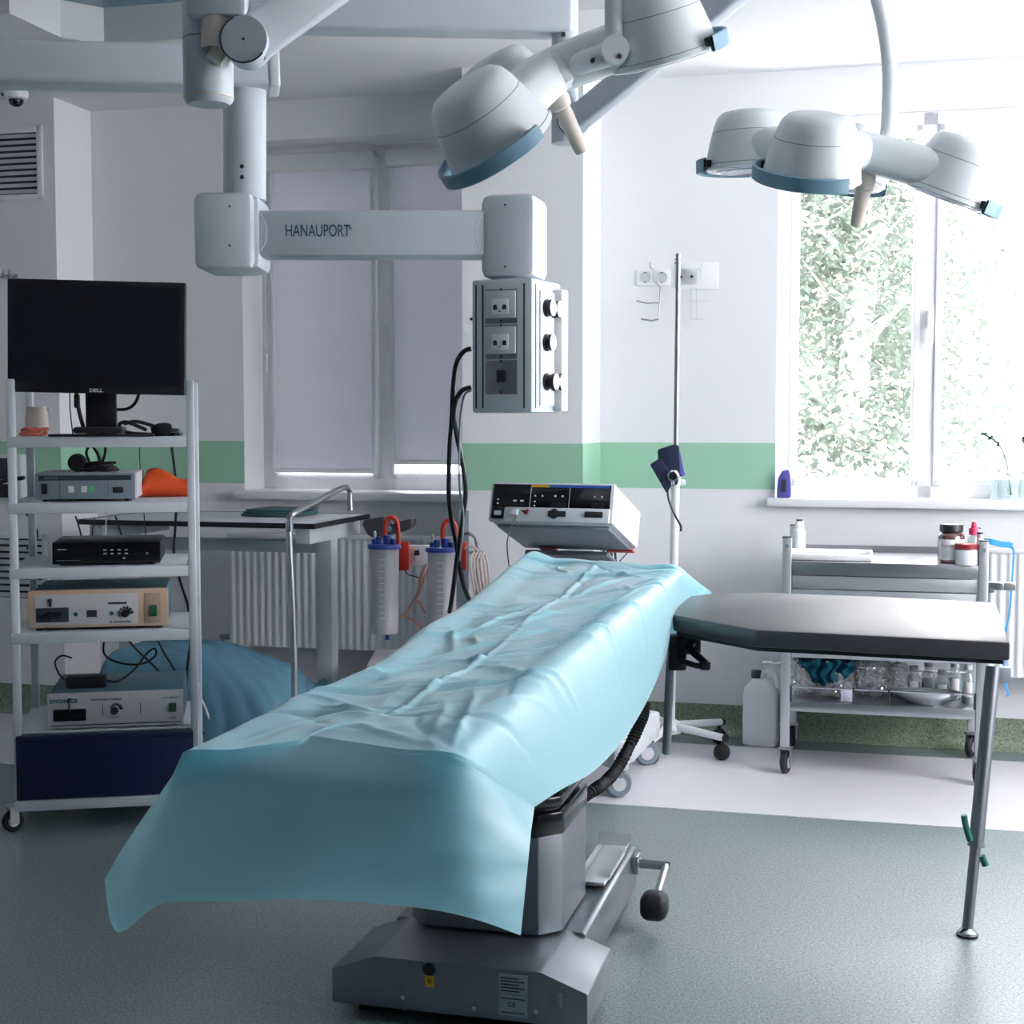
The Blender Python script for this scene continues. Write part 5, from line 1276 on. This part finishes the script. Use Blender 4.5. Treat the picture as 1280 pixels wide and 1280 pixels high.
# ------------------------------------------------------------------ surgical lights
def bar2(b, a, c, hgt, thk, bev=.02): bar(b, a, c, hgt, thk, bev)
def lobe_parts(par, az, R, zdrop, tilt, k=1.0, bump=True, bump_a=(-80, 80)):
    M = Mx.Rotation(rad(az), 4, 'Z') @ Mx.Translation((R, 0, zdrop)) @ Mx.Rotation(rad(tilt), 4, 'Y')
    b = MB(M); pr = [(0, .112), (.05, .111), (.072, .106), (.085, .094), (.094, .072), (.104, .034), (.112, -.002), (.117, -.03), (.119, -.04), (.112, -.045)]
    b.lathe([(r * k, z * k) for r, z in pr], n=48); lb = b.build('lobe', LAMPG, par)
    b = MB(M)
    for r, z in ((.0985, .055), (.117, -.028)): b.lathe([(r * k + .0004, z * k), (r * k + .0008, z * k - .0018)], n=48)
    b.build('seam', GREYD, lb, recalc=False)
    b = MB(M); b.lathe([(0, -.036 * k), (.06 * k, -.039 * k), (.11 * k, -.046 * k), (.114 * k, -.044 * k), (0.11 * k, -.03 * k), (0, -.03 * k)], n=48)
    for r in (.03, .06, .085): b.lathe([(r * k, -.0405 * k - r * .04), (r * k + .004, -.044 * k - r * .04), (r * k + .008, -.0405 * k - r * .04)], n=40)
    b.build('reflector', REFL, lb)
    if bump:
        b = MB(M); a0, a1 = bump_a
        b.lathe([(.137 * k, -.012), (.142 * k, -.014), (.142 * k, -.044), (.137 * k, -.047), (.132 * k, -.044), (.134 * k, -.014), (.137 * k, -.012)], n=40, a0=rad(a0), a1=rad(a1))
        b.build('bumper', LAMPT, lb)
        for a in (a0 + 6, a1 - 6):
            b = MB(M); b.box((.127 * k * math.cos(rad(a)), .127 * k * math.sin(rad(a)), -.026), (.026, .018, .018), .003, rot=Mx.Rotation(rad(a), 3, 'Z'))
            b.build('bumper_bracket', BLACK, lb)
    return lb
def lamp_body(par, azs, R, zdrop, k=1.0):
    b = MB()
    b.lathe([(0, .055), (.05, .054), (.085, .04), (.1, .01), (.098, -.02), (.08, -.035), (0, -.04)], n=40)
    for az in azs:
        M = Mx.Rotation(rad(az), 4, 'Z'); n = 14
        rows = []
        for i in range(n + 1):
            u = i / n; x = u * R; hw = .078 + .016 * u ** 1.5; zc = zdrop * u ** 1.6; ht = .056 + .006 * u; hb = -.042
            ring = []
            for q in range(24):
                a = 2 * math.pi * q / 24; c_, s_ = math.cos(a), math.sin(a)
                yy = hw * math.copysign(abs(c_) ** .6, c_); zz = (ht if s_ > 0 else -hb) * math.copysign(abs(s_) ** .7, s_)
                ring.append(b.bm.verts.new(M @ V((x, yy, zc + zz))))
            rows.append(ring)
        for a_, c_ in zip(rows, rows[1:]):
            for q in range(24): b.bm.faces.new((a_[q], a_[(q + 1) % 24], c_[(q + 1) % 24], c_[q]))
        b.bm.faces.new(rows[0][::-1]); b.bm.faces.new(rows[-1])
    return b.build('lamp_body', LAMPG, par)
def handle(par, L=.16):
    b = MB(); b.lathe([(0, -.03), (.024, -.03), (.026, -.055), (.024, -.07), (.0175, -.074), (.019, -.08), (.0165, -L), (.014, -L - .012), (0, -L - .016)], n=28); b.build('sterile_handle', CREAM, par)
# lamp A (right, four lobes)
YA = 3.6
Apos = P(1057, 190, YA)
la_ = thing('surgical_light', 'four-lobed operating light hanging in front of the bright window', 'surgical light', Apos, rot=Euler((rad(11), rad(8), 0)))
AZ = (-10, 78, 143, 244)
lamp_body(la_, AZ, .26, -.035)
for az, bp in zip(AZ, ((-50, 50), (-60, 60), (-62, 62), (-105, 55))): lobe_parts(la_, az, .265, -.035, 12, .97, bump_a=bp)
hd = MB(Mx.Translation((.055, -.03, -.012))); hd.lathe([(0, -.03), (.024, -.03), (.026, -.055), (.024, -.07), (.0175, -.074), (.019, -.08), (.0165, -.15), (.014, -.16), (0, -.165)], n=28); hd.build('sterile_handle', CREAM, la_)
aend = P(1080, -140, YA + .1); 
b = MB(); b.tube([aend, P(1087, -60, YA + .12), P(1096, -10, YA + .13), P(1106, 35, YA + .14), P(1112, 85, YA + .15), P(1112, 130, YA + .14), P(1108, 172, YA + .08), P(1090, 190, YA + .02)], .0195, 18, 8); b.build('curved_tube', LAMPG, la_, world=True)
YA2 = 4.4
pv_ = P(717, 152, YA2)
b = MB(); bar2(b, pv_, aend, .078, .05, .012); b.build('spring_arm', PEND, la_, world=True)
b = MB(); b.cyl(pv_ + V((0, -.04, 0)), pv_ + V((0, .04, 0)), .05, n=32); b.build('pivot_disc', PEND, la_, world=True)
b = MB(); cc = pv_ + V((0, -.0405, 0)); pts = [cc + V((.05 * math.cos(rad(t_)), 0, .05 * math.sin(rad(t_)))) for t_ in range(120, 275, 10)]; b.rings(pts, [.002] * len(pts), 6); b.build('pivot_seam', INK, la_, world=True)
k = P(706, 150, YA2 + .02); b = MB(); b.cyl(V((k.x, k.y, P(706, 178, YA2).z)), V((k.x, k.y, P(706, -30, YA2).z)), .04, n=32); b.build('swivel_post', PEND, la_, world=True)
b = MB()
for v in (33, 43): q = P(704, v, YA2 - .02); b.cyl(q, q + V((0, -.004, 0)), .007, n=12)
b.build('screw', INK, la_, world=True)
a = P(715, 18, YA2 + .03); c = P(240, 10, YA2 + .0)
b = MB(); bar2(b, a, c, .13, .11, .012); b.build('extension_arm', PEND, la_, world=True)
k = c + V((0, 0, 0)); b = MB(); b.cyl(k + V((.06, 0, -.05)), V((k.x + .06, k.y, ZC)), .06, n=28); b.build('ceiling_column', PEND, la_, world=True)
# lamp B (left, three lobes, tilted)
YBp = 3.2
Bpos = P(685, 97, YBp)
lb_ = thing('surgical_light', 'tilted three-lobed operating light above the lettered pendant arm', 'surgical light', Bpos, rot=Euler((rad(15), rad(-27), 0)))
AZB = (-14, 106, 226)
lamp_body(lb_, AZB, .245, -.03)
for az, bp in zip(AZB, ((-40, 40), (-55, 55), (-100, 75))): lobe_parts(lb_, az, .25, -.03, 11, 1.02, bump_a=bp)
handle(lb_, .165)
jt = P(768, 65, YBp - .12)
b = MB(); b.cyl(P(768, 62, YBp - .12), P(768, -260, YBp - .12), .0205, n=24); b.build('drop_tube', LAMPG, lb_, world=True)
b = MB(); b.cyl(jt + V((0, -.03, 0)), jt + V((0, .03, 0)), .029, n=28); b.rings([jt, P(735, 76, YBp - .1), P(712, 84, YBp - .06)], [.026, .024, .025], 20); yk = b.build('yoke', LAMPG, lb_, world=True)
b = MB()
for u, v in ((741, 75), (774, 70)): q = P(u, v, YBp - .152 + (.018 if u < 750 else 0)); b.cyl(q, q + V((0, .01, 0)), .005, n=12)
b.build('screw', INK, yk, world=True)
YB2 = 2.75
pb = P(308, 54, YB2); be = P(752, -262, YBp - .12)
b = MB(); bar2(b, pb, be, .09, .05, .012); b.build('spring_arm', PEND, lb_, world=True)
b = MB(); b.cyl(pb + V((0, -.03, 0)), pb + V((0, .03, 0)), .0435, n=36); b.build('pivot_disc', PEND, lb_, world=True)
b = MB(); cc = pb + V((0, -.0305, 0)); pts = [cc + V((.043 * math.cos(rad(t_)), 0, .043 * math.sin(rad(t_)))) for t_ in range(115, 330, 10)]; b.rings(pts, [.0016] * len(pts), 6); b.cyl(cc, cc + V((0, -.001, 0)), .0025, n=10); b.build('pivot_seam', INK, lb_, world=True)
q0 = P(268, 25, YB2 + .01); q1 = P(282, 74, YB2 + .01)
b = MB(); b.cyl(P(271, 22, YB2), P(271, 62, YB2), .029, n=28).rings([P(271, 60, YB2), P(285, 74, YB2)], [.027, .02], 20); b.build('knuckle', CREAM, lb_, world=True)
b = MB(); k = P(260, 60, YB2 + .05); zz = P(260, 131, YB2 + .05).z
b.m = Mx.Translation(V((k.x, k.y, 0))); b.lathe([(0, zz), (.039, zz), (.045, zz + .006), (.0475, zz + .014), (.0475, P(260, -40, YB2).z), (0, P(260, -40, YB2).z)], n=40); sp_ = b.build('swivel_post', PEND, lb_, world=True)
b = MB(Mx.Translation(V((k.x, k.y, 0))))
z = P(260, 118, YB2 + .01).z; b.lathe([(.0472, z), (.048, z + .001), (.048, z + .003), (.0472, z + .004)], n=40); b.build('ring', CREAM, sp_, world=True)
b = MB(Mx.Translation(V((k.x, k.y, 0))))
z = P(260, 44, YB2 + .01).z; b.lathe([(.0474, z), (.0479, z + .0005), (.0479, z + .0015), (.0474, z + .002)], n=40); b.build('seam', INK, sp_, world=True)
k2 = P(268, -20, YB2); b = MB(); b.bx((k2.x - .05, k2.y - .035, P(0, 25, YB2).z), (k2.x + .035 + .03, k2.y + .04, P(0, -50, YB2).z), .012); b.build('housing', PEND, lb_, world=True)
b = MB(); b.cyl(V((k.x, k.y, P(260, -42, YB2).z)), V((k.x, k.y, ZC)), .05, n=28); b.build('ceiling_column', PEND, lb_, world=True)
# ceiling light panel
p = PZ(137, -22, ZC); t = thing('ceiling_light', 'square ceiling light panel, switched off, at the top left corner', 'ceiling light', V((p.x, p.y, ZC)), RZ)
MB().bx((-.3, -.3, -.012), (.3, .3, .0), .003).build('frame', INK, t)
MB().bx((-.285, -.285, -.016), (.285, .285, -.01), .001).build('diffuser', mat('off_diffuser', (120, 160, 176), .35), t)

# ------------------------------------------------------------------ camera
cd = bpy.data.cameras.new('camera'); co = bpy.data.objects.new('camera', cd); COL.objects.link(co)
cd.sensor_width = 36; cd.sensor_fit = 'HORIZONTAL'; cd.lens = F / 1280 * 36; cd.clip_start = .05
co.location = CAM; co.rotation_euler = (math.pi / 2 - PIT, 0, 0); S.camera = co
# ------------------------------------------------------------------ light: daylight through the windows
wld = bpy.data.worlds.new('sky'); S.world = wld; wld.use_nodes = True
nt = wld.node_tree; bg = nt.nodes['Background']; bg.inputs['Color'].default_value = (1.0, .985, 1.0, 1); bg.inputs['Strength'].default_value = 14
def portal(name, M, w, h):
    l = bpy.data.lights.new(name, 'AREA'); l.shape = 'RECTANGLE'; l.size = w; l.size_y = h; l.cycles.is_portal = True
    o = bpy.data.objects.new(name, l); COL.objects.link(o); o.matrix_world = M
zc_ = (ZW0 + ZW1) / 2; hz = ZW1 - ZW0
portal('portal_bright_window', RM @ Mx.Translation(((w2a + w2b) / 2, QW + TH + .02, zc_)) @ Mx.Rotation(rad(-90), 4, 'X'), w2b - w2a, hz)
portal('portal_shaded_window', RM @ Mx.Translation(((w1a + w1b) / 2, QW + TH + .02, zc_)) @ Mx.Rotation(rad(-90), 4, 'X'), w1b - w1a, hz)
portal('portal_added_window', RM @ Mx.Translation((RR + .24, (wq0 + wq1) / 2, zc_)) @ Mx.Rotation(rad(90), 4, 'Z') @ Mx.Rotation(rad(-90), 4, 'X'), wq1 - wq0, hz)  # sky light through the added side window
cy = S.cycles
cy.use_denoising = True; cy.max_bounces = 10; cy.diffuse_bounces = 6; cy.glossy_bounces = 4; cy.transmission_bounces = 4; cy.transparent_max_bounces = 16
cy.sample_clamp_indirect = 8; cy.caustics_reflective = False; cy.caustics_refractive = False
vs = S.view_settings; vs.view_transform = 'Standard'; vs.look = 'None'; vs.gamma = 1; vs.use_curve_mapping = False; vs.exposure = .45
